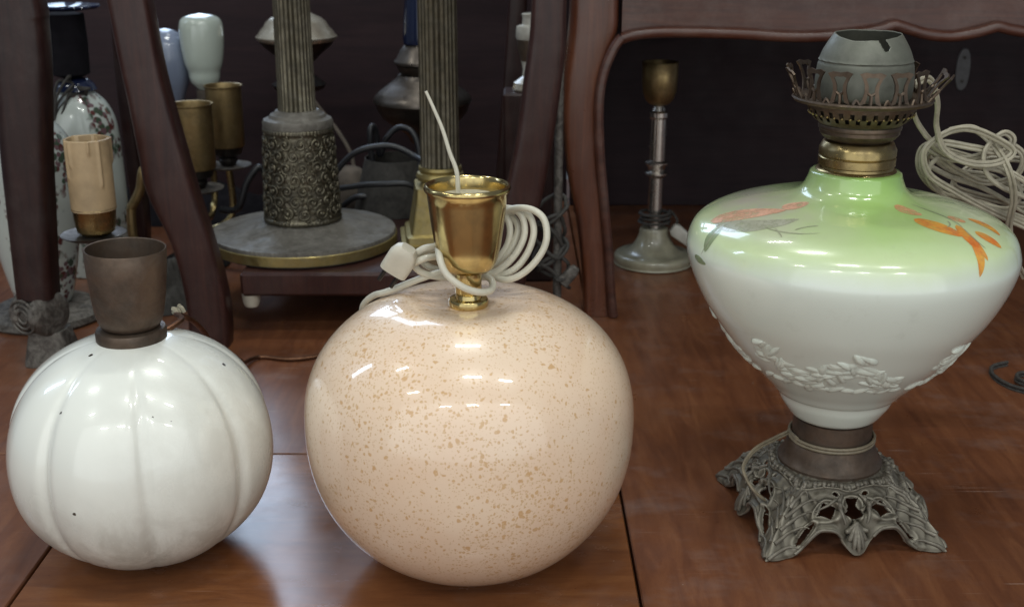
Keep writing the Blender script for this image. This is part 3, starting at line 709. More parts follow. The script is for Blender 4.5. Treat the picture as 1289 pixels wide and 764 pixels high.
def prong(k, a, out, tw):
    mb = MB()
    half = [(-.0074, 0), (-.0056, .0045), (-.0045, .0095), (-.0049, .0140), (-.0066, .0180), (-.0086, .0208), (-.0046, .0222), (0, .0214)]
    hin = [(-.0036, .0016), (-.0027, .0050), (-.0020, .0092), (-.0022, .0132), (-.0034, .0162), (-.0044, .0180), (-.0022, .0190), (0, .0186)]
    out_ = half + [(-x, z) for x, z in half[-2::-1]]; inn = hin + [(-x, z) for x, z in hin[-2::-1]]
    m_ = len(out_); vs = []
    for o in (.0006, -.0006):
        vs += [(o, x, z) for x, z in out_] + [(o, x, z) for x, z in inn]
    fs = []
    for i in range(m_ - 1):
        fs += [(i, i + 1, m_ + i + 1, m_ + i), (2 * m_ + i, 3 * m_ + i, 3 * m_ + i + 1, 2 * m_ + i + 1),
               (i, 2 * m_ + i, 2 * m_ + i + 1, i + 1), (m_ + i, m_ + i + 1, 3 * m_ + i + 1, 3 * m_ + i)]
    fs += [(0, m_, 3 * m_, 2 * m_), (m_ - 1, 3 * m_ - 1, 4 * m_ - 1, 2 * m_ - 1)]
    mb.add(vs, fs)
    tube([(0, -.0024, .0085), (0, 0, .0070), (0, .0024, .0085)], .0011, 6, 3, mb=mb)
    tube([(0, 0, .0070), (0, .0002, .004), (0, 0, -.0005)], .0013, 6, 3, mb=mb)
    tube([(0, -.0070, .0003), (0, -.0092, .0034), (0, -.0112, .0003)], .0011, 6, 4, mb=mb)
    Mx = Matrix.Translation((OX + .0548 * math.cos(a), OY + .0548 * math.sin(a), .398)) @ Matrix.Rotation(a, 4, 'Z') @ Matrix.Rotation(out, 4, 'Y') @ Matrix.Rotation(tw, 4, 'X')
    return move(mb, Mx @ Matrix.Scale(1.22, 4))
NP = 14
for k in range(NP):
    a = R_(-106.5 + 7) + 2 * PI * k / NP
    rel = (math.degrees(a) + 106.5 + 180) % 360 - 180
    out = -.02 + rnd.uniform(-.04, .05); tw = rnd.uniform(-.05, .05)
    if rel > 62 and rel < 130: out = R_(33) + rnd.uniform(-.1, .25); tw = rnd.uniform(-.2, .3)
    if rel < -62 and rel > -130: out = R_(20) + rnd.uniform(-.1, .2); tw = rnd.uniform(-.2, .2)
    obj('prong', prong(k, a, out, tw), M['burner'], bur)
domep = [(.0385, .3965), (.0402, .400), (.0408, .412), (.0398, .4245), (.0386, .4278), (.0394, .4292), (.0385, .4305), (.0362, .4365), (.0328, .4430), (.0284, .4500), (.0256, .4535)]
dp = [(q.x, q.y) for q in crom([(r, z, 0) for r, z in domep], 5)]
def dome():
    vs = []; fs = []; n, m = 300, 64
    def rz(z):
        for (r0, a), (r1, b) in zip(dp, dp[1:]):
            if z <= b: return r0 + (r1 - r0) * (z - a) / max(b - a, 1e-9)
        return dp[-1][0]
    for k in range(n):
        rel = (360 * k / n + 106.5 + 180) % 360 - 180
        zt = .4515 - .0042 * math.exp(-(rel / 62) ** 4) * (.8 + .2 * math.cos(R_(rel) * 3 + .6)) + .0006 * noise.noise((rel * .06, 1.3, 0))
        for i in range(m + 1):
            z = .3965 + (zt - .3965) * i / m; r = rz(z); ph = 2 * PI * k / n
            vs.append((OX + r * math.cos(ph), OY + r * math.sin(ph), z))
    for k in range(n):
        rel = (360 * (k + .5) / n + 106.5 + 180) % 360 - 180; k2 = (k + 1) % n
        for i in range(m):
            z = .3965 + .052 * (i + .5) / m
            if 21 < rel + (z - .444) * 900 < 33 and z > .4392 + .00006 * (rel - 27) ** 2: continue     # the slot
            fs.append((k * (m + 1) + i, k2 * (m + 1) + i, k2 * (m + 1) + i + 1, k * (m + 1) + i + 1))
    return MB().add(vs, fs)
dm = obj('dome', dome(), M['dome'], oil, sharp=35)
s2 = dm.modifiers.new('thickness', 'SOLIDIFY'); s2.thickness = .0009; s2.offset = -1
# flex: wound on the foot collar, over the foot, and bundled behind the shoulder
cring = [(OX + .0388 * math.cos(t), OY + .0388 * math.sin(t), 0.0828 + .0012 * t / 6.28) for t in [R_(-180 + 12 * i) for i in range(34)]]
obj('foot_cord', twin(list(cring[::2]) , .0015, 5), M['cordtan'], oil)
fc = MB()
twin([(OX - .0385, OY + .004, .0828), at(975, 552, 1.02), at(950, 566, 1.0), at(936, 586, .985), at(940, 603, .975), at(950, 618, .968), at(962, 628, .972)], .0013, 8, mb=fc)
obj('foot_cord', fc, M['cordtan'], oil)
yb = 1.10
cpth = [(OX + .052, OY + .02, .402), at(1156, 105, 1.06), at(1150, 135, 1.09), at(1158, 160, yb + .01), at(1185, 190, yb + .015), at(1225, 208, yb + .02), at(1262, 216, yb + .03), at(1285, 240, yb + .03), at(1270, 262, yb + .03), at(1225, 255, yb + .03), at(1180, 240, yb + .03), at(1158, 215, yb + .03), at(1160, 188, yb + .03), at(1185, 180, yb + .02), at(1225, 186, yb + .015), at(1262, 192, yb + .02),
        at(1275, 176, yb + .02), at(1262, 168, yb + .02), at(1240, 190, yb + .012), at(1242, 218, yb + .01), at(1262, 236, yb + .01), at(1300, 252, yb + .03), at(1340, 270, yb + .04), at(1338, 300, yb + .05), at(1290, 268, yb + .05), at(1240, 238, yb + .045), at(1195, 222, yb + .04), at(1168, 205, yb + .045), at(1178, 188, yb + .03), at(1215, 196, yb + .03), at(1258, 210, yb + .03), at(1285, 225, yb + .02), at(1310, 240, yb + .03)]
oc = obj('cord', twin(cpth, .00175, 7), M['cordbeige'], oil)
c2 = MB()
twin([(OX + .050, OY + .03, .402), at(1170, 100, 1.07), at(1180, 130, 1.085), at(1179, 160, yb), at(1190, 190, yb + .005), at(1220, 205, yb + .005), at(1255, 205, yb + .005), at(1275, 190, yb + .01), at(1240, 168, yb + .01), at(1210, 162, yb + .01), at(1183, 172, yb + .006), at(1163, 192, yb + .006), at(1170, 220, yb + .01), at(1200, 240, yb + .015), at(1240, 262, yb + .02), at(1290, 285, yb + .03), at(1330, 300, yb + .04)], .00175, 7, mb=c2)
twin([at(1195, 165, yb + .03), at(1225, 162, yb + .03), at(1250, 182, yb + .02), at(1270, 215, yb + .0), at(1276, 250, yb + .005), at(1270, 285, yb + .02), at(1275, 320, yb + .03), at(1290, 350, yb + .05)], .00175, 7, mb=c2)
twin([at(1172, 195, yb + .05), at(1200, 215, yb + .05), at(1245, 222, yb + .045), at(1275, 238, yb + .045), at(1300, 228, yb + .04), at(1295, 205, yb + .04), at(1265, 200, yb + .05), at(1230, 205, yb + .055), at(1200, 232, yb + .05), at(1230, 246, yb + .055), at(1275, 256, yb + .05), at(1310, 262, yb + .05)], .00175, 7, mb=c2)
twin([at(1165, 182, yb + .02), at(1195, 200, yb + .02), at(1235, 196, yb + .02), at(1265, 182, yb + .03), at(1288, 196, yb + .03), at(1278, 222, yb + .035), at(1240, 230, yb + .035), at(1205, 215, yb + .03), at(1180, 200, yb + .02), at(1168, 225, yb + .02), at(1195, 248, yb + .03), at(1235, 256, yb + .03), at(1280, 272, yb + .03), at(1320, 290, yb + .04)], .00175, 7, mb=c2)
obj('cord_loop', c2, M['cordbeige'], oc)

# ================================================================== lamps on and behind the stand
# --- fluted lamp with embossed drum and dish base
FX, FY, FZ = -.2985, 1.655, .0918
fl = thing('fluted_lamp', 'bronze fluted column lamp with embossed drum and wide round dish base', 'lamp', (FX, FY, FZ))
def gad(ph, z, r): return r + (.0014 * abs(math.sin(ph * 55)) if (r > .122 and z > FZ + .0195) else 0)
obj('dish', lathe([(.0001, FZ + .0003), (.127, FZ + .0003), (.1305, FZ + .002), (.1315, FZ + .018), (.1300, FZ + .0205), (.1295, FZ + .0225), (.1255, FZ + .0232), (.1215, FZ + .0222), (.105, FZ + .0240), (.080, FZ + .0300), (.062, FZ + .0350), (.050, FZ + .0375), (.0001, FZ + .0375)], FX, FY, 330, gad), M['dish'], fl, sharp=30)
obj('rim_band', lathe([(.1316, FZ + .003), (.1330, FZ + .004), (.1330, FZ + .0165), (.1316, FZ + .0175)], FX, FY, 120), M['sqbrass'], fl)
z0, z1 = FZ + .0376, FZ + .171
vs = []; fs = []; nA, nZ = 240, 120
for j in range(nZ + 1):
    t = j / nZ; z = z0 + (z1 - z0) * t
    rb = .0530 - .0060 * t
    for k in range(nA):
        ph = 2 * PI * k / nA; d = 0
        if t < .05 or t > .93: d = .0012 + .0012 * abs(math.sin(ph * 30)) if (.012 < t < .045 or .945 < t < .985) else .0
        else:
            q = Vector((math.cos(ph) * .052, math.sin(ph) * .052, z))
            d = .0012 * abs(noise.noise(q * 150)) - .0008
        r = rb + d
        vs.append((FX + r * math.cos(ph), FY + r * math.sin(ph), z))
for j in range(nZ):
    for k in range(nA):
        k2 = (k + 1) % nA; fs.append((j * nA + k, j * nA + k2, (j + 1) * nA + k2, (j + 1) * nA + k))
obj('embossed_drum', MB().add(vs, fs), M['olive'], fl, sharp=80)
sc_ = MB()
def drum_pt(ph, z, o):
    t = (z - z0) / (z1 - z0); r = .0530 - .0060 * t + o
    return Vector((FX + r * math.cos(ph), FY + r * math.sin(ph), z))
cols_, rows_ = 14, 7
dph = 2 * PI / cols_; dzz = (z1 - z0) * .84 / rows_; rq_ = random.Random(4)
for i in range(rows_):
    for k in range(cols_):
        p0 = (k + .5 * (i % 2)) * dph; zc_ = z0 + (z1 - z0) * .075 + dzz * (i + .5); sg = 1 if (i + k) % 2 else -1
        a0 = rq_.uniform(0, 6.28); R0 = dzz * .62
        pts = []
        for u in range(22):
            f = u / 21; a = a0 + sg * f * 9.0; rr = R0 * (1 - .82 * f)
            pts.append(drum_pt(p0 + rr * math.cos(a) / .05, zc_ + rr * math.sin(a), .0006 + .0010 * f))
        tube(pts, .00155, 6, 0, mb=sc_, rfun=lambda t: .55 + .75 * math.sin(t * 2.6))
        c_ = drum_pt(p0, zc_, .0010)
        lathe([(.0030, -.001), (.0026, .001), (.0014, .0022), (.0001, .0026)], 0, 0, 8, mb=(b_ := MB()))
        move(b_, Matrix.Translation(c_) @ Matrix.Rotation(p0, 4, 'Z') @ Matrix.Rotation(PI / 2, 4, 'Y')); sc_.add(b_.v, b_.f)
        for w_ in range(3):
            a = a0 + w_ * 2.1 + 1; L_ = R0 * .8
            tube([drum_pt(p0 + (R0 * .9 + L_ * u * .5) * math.cos(a + u * .5) / .05, zc_ + (R0 * .9 + L_ * u * .5) * math.sin(a + u * .5), .0007) for u in (0, .33, .66, 1)], .0016, 6, 2, mb=sc_, rfun=lambda t: .3 + .9 * math.sin(t * 3))
obj('scroll_relief', sc_, M['olive'], fl, sharp=80)
obj('drum_cap', lathe([(.044, z1 - .002), (.0485, z1 - .001), (.0490, z1 + .006), (.0470, z1 + .010), (.0400, z1 + .0125), (.0375, z1 + .0165), (.033, z1 + .018), (.0300, z1 + .022), (.0001, z1 + .022)], FX, FY, 80), M['dish'], fl)
def flute(n, amt):
    return lambda ph, z, r: r * (1 - amt * (abs(math.sin(ph * n / 2)) ** .6))
obj('fluted_column', lathe([(.0270, z1 + .020), (.0270, z1 + .024), (.0262, z1 + .027), (.0248, .55), (.0270, .553), (.0270, .56), (.0001, .56)], FX, FY, 220, flute(28, .085)), M['olive'], fl, sharp=70)

# --- second fluted lamp, square base
SX, SY, SZ = -.102, 1.665, .0918
f2 = thing('fluted_lamp', 'fluted column lamp on a stepped square brass base', 'lamp', (SX, SY, SZ))
obj('square_base', loft([(SX, SY, SZ + .0003, .058, .058, .12), (SX, SY, SZ + .010, .058, .058, .12), (SX, SY, SZ + .0105, .052, .052, .12), (SX, SY, SZ + .020, .051, .051, .12), (SX, SY, SZ + .023, .045, .045, .12), (SX, SY, SZ + .070, .037, .037, .12), (SX, SY, SZ + .086, .036, .036, .12), (SX, SY, SZ + .0865, .028, .028, .12), (SX, SY, SZ + .092, .027, .027, .12)], 40, 14), M['sqbrass'], f2, sharp=30)
obj('ring', lathe([(.025, SZ + .0915), (.0325, SZ + .093), (.0345, SZ + .098), (.0325, SZ + .103), (.029, SZ + .105), (.031, SZ + .108), (.030, SZ + .112), (.0001, SZ + .112)], SX, SY, 60), M['sqbrass'], f2)
obj('fluted_column', lathe([(.0285, SZ + .1125), (.0275, SZ + .120), (.0265, .55), (.029, .553), (.029, .56), (.0001, .56)], SX, SY, 220, flute(26, .09)), M['olive'], f2, sharp=70)

def lathe_px(cxp, Y, rows, zbase=None, n=64, rf=None, smooth=0):
    """profile read as (picture row, half width in picture) at distance Y"""
    ax = at(cxp, rows[-1][0], Y)
    out = []
    for py, hw in rows:
        a = at(cxp, py, Y); b = at(cxp + hw, py, Y); out.append((max(b.x - a.x, 1e-4), a.z))
    return out
def axis_x(cxp, py, Y): return at(cxp, py, Y).x
# --- pewter oil lamp
Y_ = 1.98; x_ = axis_x(532, 130, Y_)
pl_ = thing('oil_lamp', 'dull pewter oil lamp with dark blue glass chimney behind fluted column', 'lamp', (x_, Y_, 0))
bd = lathe_px(532, Y_, [(180, 14), (168, 22), (158, 36), (148, 50), (138, 57), (131, 59), (128, 62), (125, 62), (121, 60), (115, 54), (106, 42), (98, 32), (94, 30)])
obj('font', lathe([(.0001, bd[0][1])] + bd + [(.0001, bd[-1][1])], x_, Y_, 64), M['pewter'], pl_, sharp=30)
bu = lathe_px(532, Y_, [(93, 26), (88, 30), (83, 31), (80, 35), (77, 35), (72, 31), (64, 27), (58, 22), (56, 20)])
obj('burner', lathe([(.0001, bu[0][1])] + bu + [(.0001, bu[-1][1])], x_, Y_, 56), M['pewter'], pl_, sharp=30)
zt = bu[-1][1]
obj('chimney', lathe([(.029, zt + .001), (.030, zt + .01), (.028, zt + .04), (.024, zt + .085), (.0225, zt + .12), (.0215, zt + .12), (.023, zt + .085), (.027, zt + .04), (.0285, zt + .004)], x_, Y_, 48), M['blueglass'], pl_)
zf = bd[0][1]
obj('stem', lathe([(.0001, .0006), (.062, .0006), (.064, .006), (.056, .014), (.035, .028), (.018, .05), (.014, .09), (.019, .12), (.014, .15), (.013, zf - .0002), (.0001, zf - .0002)], x_, Y_, 56, smooth=2), M['oldbrass'], pl_)
# --- silver oil lamp
Y_ = 2.08; x_ = axis_x(374, 60, Y_)
sl = thing('oil_lamp', 'silver-topped oil lamp half hidden behind the fluted column with drum', 'lamp', (x_, Y_, 0))
bd = lathe_px(374, Y_, [(118, 12), (112, 30), (106, 34), (100, 26), (92, 16), (80, 18), (68, 30), (58, 42), (52, 47), (49, 50), (46, 51), (43, 48), (38, 45), (34, 41), (28, 38), (23, 32), (18, 22), (13, 14), (8, 9), (2, 5), (-8, 3)])
k0 = 9
obj('font', lathe([(.0001, bd[0][1])] + bd[:k0] + [(.0001, bd[k0 - 1][1])], x_, Y_, 56), M['darkmetal'], sl, sharp=40)
obj('dome_cover', lathe([(.0001, bd[k0 - 1][1] + .0004), (bd[k0][0] - .004, bd[k0 - 1][1] + .0004)] + bd[k0:] + [(.0001, bd[-1][1])], x_, Y_, 56), M['silver'], sl, sharp=40)
obj('stem', lathe([(.0001, .0006), (.06, .0006), (.06, .006), (.03, .03), (.013, .07), (.013, bd[0][1] - .0003), (.0001, bd[0][1] - .0003)], x_, Y_, 48), M['darkmetal'], sl)
cq = MB()
tube([at(388, 118, 2.06), at(405, 140, 2.05), at(425, 165, 2.03), at(442, 195, 2.0), at(445, 225, 1.98), at(436, 262, 2.0), (at(436, 262, 2.0).x, 2.02, .004)], .0035, 8, 8, mb=cq)
obj('cord', cq, M['cloth'], sl)

# --- candlestick lamp in the cabinet's shade
CX, CY = .2303, 1.87
cl = thing('candlestick_lamp', 'slim candlestick lamp with metal stem and cream round base', 'lamp', (CX, CY, 0))
obj('base', lathe([(.0001, .0006), (.058, .0006), (.0625, .004), (.0635, .013), (.060, .018), (.050, .0195), (.040, .0245), (.030, .036), (.024, .050), (.0215, .060), (.0001, .0605)], CX, CY, 72, smooth=2), M['cream'], cl)
obj('stem', lathe([(.0001, .0606), (.0115, .0606), (.0115, .142), (.0135, .144), (.0185, .148), (.0185, .150), (.0125, .153), (.0145, .160), (.0190, .165), (.0190, .167), (.0135, .170), (.0132, .236), (.0155, .239), (.0155, .246), (.0115, .249), (.009, .256), (.0001, .257)], CX, CY, 48), M['chrome'], cl, sharp=30)
obj('cup', lathe([(.0001, .2572), (.010, .2572), (.0165, .260), (.0225, .267), (.0262, .279), (.0275, .295), (.0280, .3235), (.0272, .3245), (.0265, .3235), (.0258, .295), (.023, .279), (.012, .266), (.0001, .265)], CX, CY, 56), M['tubebrass'], cl, sharp=50)
wn = MB()
tube([(CX + (.0235 + .002 * math.sin(t * .9)) * math.cos(t * .62), CY + (.0235 + .002 * math.sin(t * .9)) * math.sin(t * .62), .064 + .00048 * t + .003 * math.sin(t * .23)) for t in range(52)] + [(CX + .035, CY - .012, .075), at(848, 290, 1.85)], .0022, 6, 3, mb=wn)
wc = obj('wound_cord', wn, M['corddust'], cl)
pp = at(857, 295, 1.85)
obj('plug', move(loft([(0, 0, -.019, .009, .007), (0, 0, .012, .011, .009), (0, 0, .018, .007, .006)], 24, 5), Matrix.Translation(pp) @ Matrix.Rotation(R_(-52), 4, 'Y')), M['pot'], wc)

# --- flowered vase lamps on the left
Y_ = 1.60; x_ = axis_x(42, 260, Y_)
va = thing('vase_lamp', 'flowered white porcelain vase lamp on grey disc behind the chair leg', 'lamp', (x_, Y_, 0))
obj('disc_base', lathe([(.0001, .0006), (.078, .0006), (.081, .004), (.079, .012), (.066, .019), (.050, .023), (.030, .0255), (.0001, .0255)], x_, Y_, 64), M['dustymetal'], va)
vp = lathe_px(42, Y_, [(388, 30), (380, 32), (360, 38), (320, 47), (270, 54), (220, 57), (185, 55), (165, 46), (152, 34), (143, 22), (136, 18), (128, 19)])
vp = [(r, max(z, .0258)) for r, z in vp]
obj('vase', lathe([(.0001, vp[0][1])] + [(q.x, q.y) for q in crom([(a, b, 0) for a, b in vp], 4)] + [(.0001, vp[-1][1])], x_, Y_, 72), M['floral'], va, sharp=50)
obj('socket', lathe([(.0001, vp[-1][1] + .0003), (.012, vp[-1][1] + .0003), (.013, vp[-1][1] + .03), (.0001, vp[-1][1] + .031)], x_, Y_, 32), M['darkmetal'], va)
Y_ = 1.83; x_ = axis_x(108, 230, Y_)
vb = thing('vase_lamp', 'flowered porcelain jar lamp with blue domed cap and tangled cord', 'lamp', (x_, Y_, 0))
vp = lathe_px(108, Y_, [(338, 38), (330, 40), (300, 45), (250, 48), (200, 48), (170, 47), (148, 44), (130, 36), (120, 27), (114, 22)])
vp[0] = (vp[0][0], .0008)
obj('jar', lathe([(.0001, vp[0][1])] + [(q.x, q.y) for q in crom([(a, b, 0) for a, b in vp], 4)] + [(.0001, vp[-1][1])], x_, Y_, 72), M['floral'], va if False else vb, sharp=50)
zt = vp[-1][1]
obj('cap', lathe([(.0001, zt + .0003), (.030, zt + .0003), (.0315, zt + .004), (.027, zt + .012), (.016, zt + .019), (.0001, zt + .021)], x_, Y_, 40, smooth=2), M['blueglass'], vb)
h0 = at(95, 96, Y_); h1 = at(92, 14, Y_)
hz0 = zt + .0215
obj('socket_sleeve', lathe([(.0001, hz0), (.020, hz0), (.0285, hz0 + .004), (.0300, hz0 + .05), (.0285, h1.z - .004), (.0001, h1.z)], x_ - .004, Y_, 48), M['matte'], vb)
obj('glass_rim', lathe([(.026, h1.z + .0002), (.046, h1.z + .003), (.053, h1.z + .0065), (.052, h1.z + .0085), (.045, h1.z + .006), (.026, h1.z + .004)], x_ - .004, Y_, 144, lambda ph, z, r: r * (1 + (.05 * math.cos(10 * ph) if r > .04 else 0))), M['blueglass'], vb)
tg = MB()
for k in range(5):
    tube([at(66 + rnd.uniform(0, 8), 150 + 8 * k, Y_ - .05), at(72 + rnd.uniform(-6, 10), 120 + 6 * k, Y_ - .045), at(80 + rnd.uniform(-6, 14), 96 + 6 * k, Y_ - .03), at(95 + rnd.uniform(-6, 14), 108 + 3 * k, Y_ - .02), at(115 + rnd.uniform(-10, 8), 112, Y_ - .035)], .0022, 6, 6, mb=tg)
obj('cord_tangle', tg, M['corddust'], vb)

# --- candle sleeve lamp
Y_ = 1.415; x_ = axis_x(118, 260, Y_)
cn = thing('candle_lamp', 'cream drip candle tube in a brass cup over a grey pan', 'lamp', (x_, Y_, 0))
ct = lathe_px(118, Y_, [(263, 27), (255, 27.5), (185, 27.5), (178, 28), (175, 29)])
def drips(ph, z, r):
    k = 0
    for a, l, wd in ((-2.35, .9, .07), (-2.1, .6, .06), (-1.2, .3, .07), (-.75, 1.1, .08), (.4, .6, .15), (1.5, .7, .15), (2.5, .5, .15)):
        d = (ph - a + PI) % (2 * PI) - PI
        k = max(k, math.exp(-(d / wd) ** 2) / (1 + math.exp(-(z - (ct[-1][1] - .05 * l)) * 900)))
    return r + .0022 * k if z > ct[0][1] + .001 else r
zz_ = [ct[0][1] + (ct[-1][1] - ct[0][1]) * i / 40 for i in range(41)]
obj('candle_tube', lathe([(.0001, zz_[0])] + [(.0265, z) for z in zz_] + [(.0245, zz_[-1] + .001), (.0232, zz_[-1]), (.023, zz_[-1] - .03), (.0001, zz_[-1] - .032)], x_, Y_, 220, drips), M['candle'], cn, sharp=50)
zc = zz_[0]
obj('brass_cup', lathe([(.0001, zc - .0315), (.017, zc - .0315), (.0225, zc - .027), (.0245, zc - .014), (.0255, zc + .0005), (.0268, zc + .002), (.0262, zc + .003), (.0001, zc - .0003)], x_, Y_, 56), M['oldbrass'], cn)
obj('pan', lathe([(.0001, zc - .036), (.030, zc - .036), (.038, zc - .032), (.039, zc - .0305), (.030, zc - .033), (.0001, zc - .0318)], x_ - .004, Y_, 48), M['pewter'], cn)
obj('stem', lathe([(.0001, .0006), (.034, .0006), (.034, .005), (.012, .014), (.008, .03), (.008, zc - .0362), (.0001, zc - .0362)], x_, Y_, 36), M['darkmetal'], cn)

# --- brass candelabra with bulbs
KX, KY = axis_x(236, 250, 1.86), 1.86
ck = thing('candelabra', 'tarnished brass candelabra with two empty candle sleeves', 'candelabra', (KX, KY, 0))
obj('stem', lathe([(.0001, .0006), (.055, .0006), (.055, .006), (.03, .02), (.012, .035), (.010, .06), (.018, .075), (.010, .09), (.010, .13), (.0001, .135)], KX, KY, 40, smooth=2), M['darkmetal'], ck)
def arm(end, zsock):
    e = Vector(end); b = Vector((KX, KY, .085)); m1 = b.lerp(e, .45); m1.z = .055; m2 = Vector((e.x, e.y, .075))
    return tube([b, m1, m2, (e.x, e.y, zsock)], .0055, 8, 8)
for (cxp, top_, bot_, hw, Y_) in ((247, 131, 212, 25, 1.80), (286, 108, 184, 22, 1.90)):
    a = at(cxp, bot_, Y_); t = at(cxp, top_, Y_); r = at(cxp + hw, bot_, Y_).x - a.x
    sl_ = obj('candle_sleeve', lathe([(r * .97, a.z), (r, a.z + .002), (r, t.z - .003), (r * 1.07, t.z - .001), (r * 1.07, t.z + .001), (r * .98, t.z + .0005), (r * .93, t.z - .003), (r * .93, a.z)], a.x, Y_, 48), M['tubebrass'], ck, sharp=40)
    obj('socket', lathe([(.0001, a.z - .030), (.012, a.z - .030), (.016, a.z - .022), (.013, a.z - .018), (r * .8, a.z - .012), (r * .9, a.z - .0005), (.0001, a.z - .0005)], a.x, Y_, 36), M['darkmetal'], ck)
    obj('pan', lathe([(.0001, a.z - .036), (r * 1.0, a.z - .035), (r * 1.3, a.z - .031), (r * 1.3, a.z - .030), (r * .9, a.z - .033), (.0001, a.z - .0305)], a.x, Y_, 40), M['dustymetal'], ck)
    obj('arm', arm((a.x, Y_, 0), a.z - .0362), M['oldbrass'], ck)
bl = at(259, 112, 2.0)
obj('arm', arm((bl.x, 2.0, 0), bl.z - .016), M['oldbrass'], ck)
obj('socket', lathe([(.0001, bl.z - .016), (.015, bl.z - .016), (.0155, bl.z - .001), (.0001, bl.z - .001)], bl.x, 2.0, 32), M['cloth'], ck)
wb = lathe_px(259, 2.0, [(104, 17), (98, 19), (90, 20), (80, 23.5), (65, 26), (45, 27.5), (31, 27), (23, 23), (19, 14), (17, 2)])
tag(obj('light_bulb', lathe([(.0001, bl.z - .0007), (.012, bl.z - .0007)] + [(q.x, q.y) for q in crom([(a, b, 0) for a, b in wb], 5)], bl.x, 2.0, 48), M['whitebulb']), 'long white opal light bulb standing in candelabra socket', 'light bulb')
bg_ = at(217, 150, 2.02)
obj('arm', arm((bg_.x, 2.02, 0), bg_.z - .022), M['oldbrass'], ck)
obj('socket', lathe([(.0001, bg_.z - .022), (.015, bg_.z - .022), (.0155, bg_.z - .001), (.0001, bg_.z - .001)], bg_.x, 2.02, 32), M['darkmetal'], ck)
wb = lathe_px(217, 2.02, [(140, 13), (132, 15), (118, 20), (102, 26), (86, 30), (70, 31), (55, 28), (44, 20), (38, 10), (36, 2)])
tag(obj('light_bulb', lathe([(.0001, bg_.z - .0007), (.012, bg_.z - .0007)] + [(q.x, q.y) for q in crom([(a, b, 0) for a, b in wb], 5)], bg_.x, 2.02, 48), M['bluebulb']), 'round bluish frosted globe bulb behind the slanting stand leg', 'light bulb')
br = MB()
tube([at(165, 262, 1.72), at(176, 240, 1.72), at(180, 215, 1.72), at(192, 205, 1.74), at(206, 222, 1.76)], .007, 10, 8, mb=br)
lp_ = at(165, 262, 1.72)
tube([lp_, (lp_.x, 1.72, .08), (lp_.x + .02, 1.73, .02), (lp_.x + .06, 1.75, .008)], .007, 10, 8, mb=br)
tag(obj('brass_bracket', br, M['tubebrass']), 'curved tarnished brass bracket standing between jar lamp and stand leg', 'bracket')

# --- black cables looped on the shelf
cbk = MB(); SHZ = .0918
def seat(p): return Vector((p.x, p.y, SHZ + .0052))
tube([seat(at(410, 262, 1.80)), at(414, 240, 1.80), at(425, 214, 1.80), at(450, 191, 1.80), at(490, 184, 1.80), at(520, 196, 1.79), at(540, 215, 1.76), seat(at(548, 260, 1.78))], .0048, 10, 8, mb=cbk)
tube([seat(at(428, 250, 1.78)), at(420, 243, 1.78), at(445, 235, 1.77), at(485, 232, 1.76), at(522, 236, 1.76), seat(at(540, 262, 1.77))], .0045, 10, 8, mb=cbk)
tube([seat(at(475, 268, 1.84)), at(474, 235, 1.84), at(468, 200, 1.84), at(466, 165, 1.84), at(472, 162, 1.85), at(478, 195, 1.86), at(486, 175, 1.86), at(502, 161, 1.86), at(520, 168, 1.85), at(528, 195, 1.84), at(522, 230, 1.83), at(495, 250, 1.83), at(450, 248, 1.82), seat(at(425, 262, 1.83))], .0048, 10, 8, mb=cbk)
tube([seat(at(278, 262, 1.84)), at(300, 262, 1.82), at(312, 228, 1.82), at(330, 212, 1.83), seat(at(345, 250, 1.84))], .0055, 10, 8, mb=cbk)
tag(obj('black_cable', cbk, M['cordblack']), 'thick black cable looped on the stand shelf between two fluted lamps', 'cable')
# dusty grey fabric shade lying behind the cables
dz = at(500, 215, 1.885)
tag(obj('lampshade', lathe([(.066, SHZ + .0008), (.0655, SHZ + .004), (.056, SHZ + .045), (.046, SHZ + .085), (.045, SHZ + .085), (.0645, SHZ + .0008)], at(497, 230, 1.86).x, 1.86, 48, lambda ph, z, r: r * (1 + .012 * math.sin(ph * 24))), M['corddust']), 'small dark grey pleated lampshade behind the looped black cables', 'lampshade')
wpz = MB()
lathe([(.0001, SHZ + .0006), (.030, SHZ + .0006), (.034, SHZ + .02), (.030, SHZ + .045), (.017, SHZ + .062), (.0001, SHZ + .066)], at(440, 225, 1.885).x, 1.885, 40, lambda ph, z, r: r * (1 + .05 * math.sin(3 * ph + 40 * z)), 3, mb=wpz)
tag(obj('cloth_bundle', wpz, M['cloth']), 'crumpled tan cloth bundle on the shelf behind the embossed drum', 'cloth')

# --- porcelain ornament on a dark box
Y_ = 1.80; ob = at(668, 114, Y_)
tag(obj('wooden_box', box(at(634, 200, Y_).x, at(634, 200, Y_).x + .076, 1.765, 1.84, .0006, ob.z - .0005, .003), M['dark']), 'tall dark wooden box standing behind the right stand leg', 'box')
orn = thing('porcelain_candlestick', 'white porcelain candlestick with dark band on a lacy silver foot', 'candlestick', (ob.x, Y_, ob.z))
rows = lathe_px(668, Y_, [(104, 30), (102, 26), (96, 15), (88, 14), (80, 16), (77, 18), (71, 19), (60, 24), (50, 25), (47, 27), (36, 26), (33, 25), (31, 16), (24, 15), (20, 16), (18, 17), (17, 14)])
def seg(a, b, nm, mt):
    q = rows[a:b]; obj(nm, lathe([(.0001, q[0][1] + .0002)] + [(r * .72, z + (.0002 if i == 0 else 0)) for i, (r, z) in enumerate(q)] + [(.0001, q[-1][1])], ob.x, Y_, 40), M[mt], orn, sharp=40)
seg(0, 6, 'pedestal', 'pot'); seg(5, 9, 'dark_band', 'bronze'); seg(8, 17, 'cup', 'pot')
zf = rows[0][1]
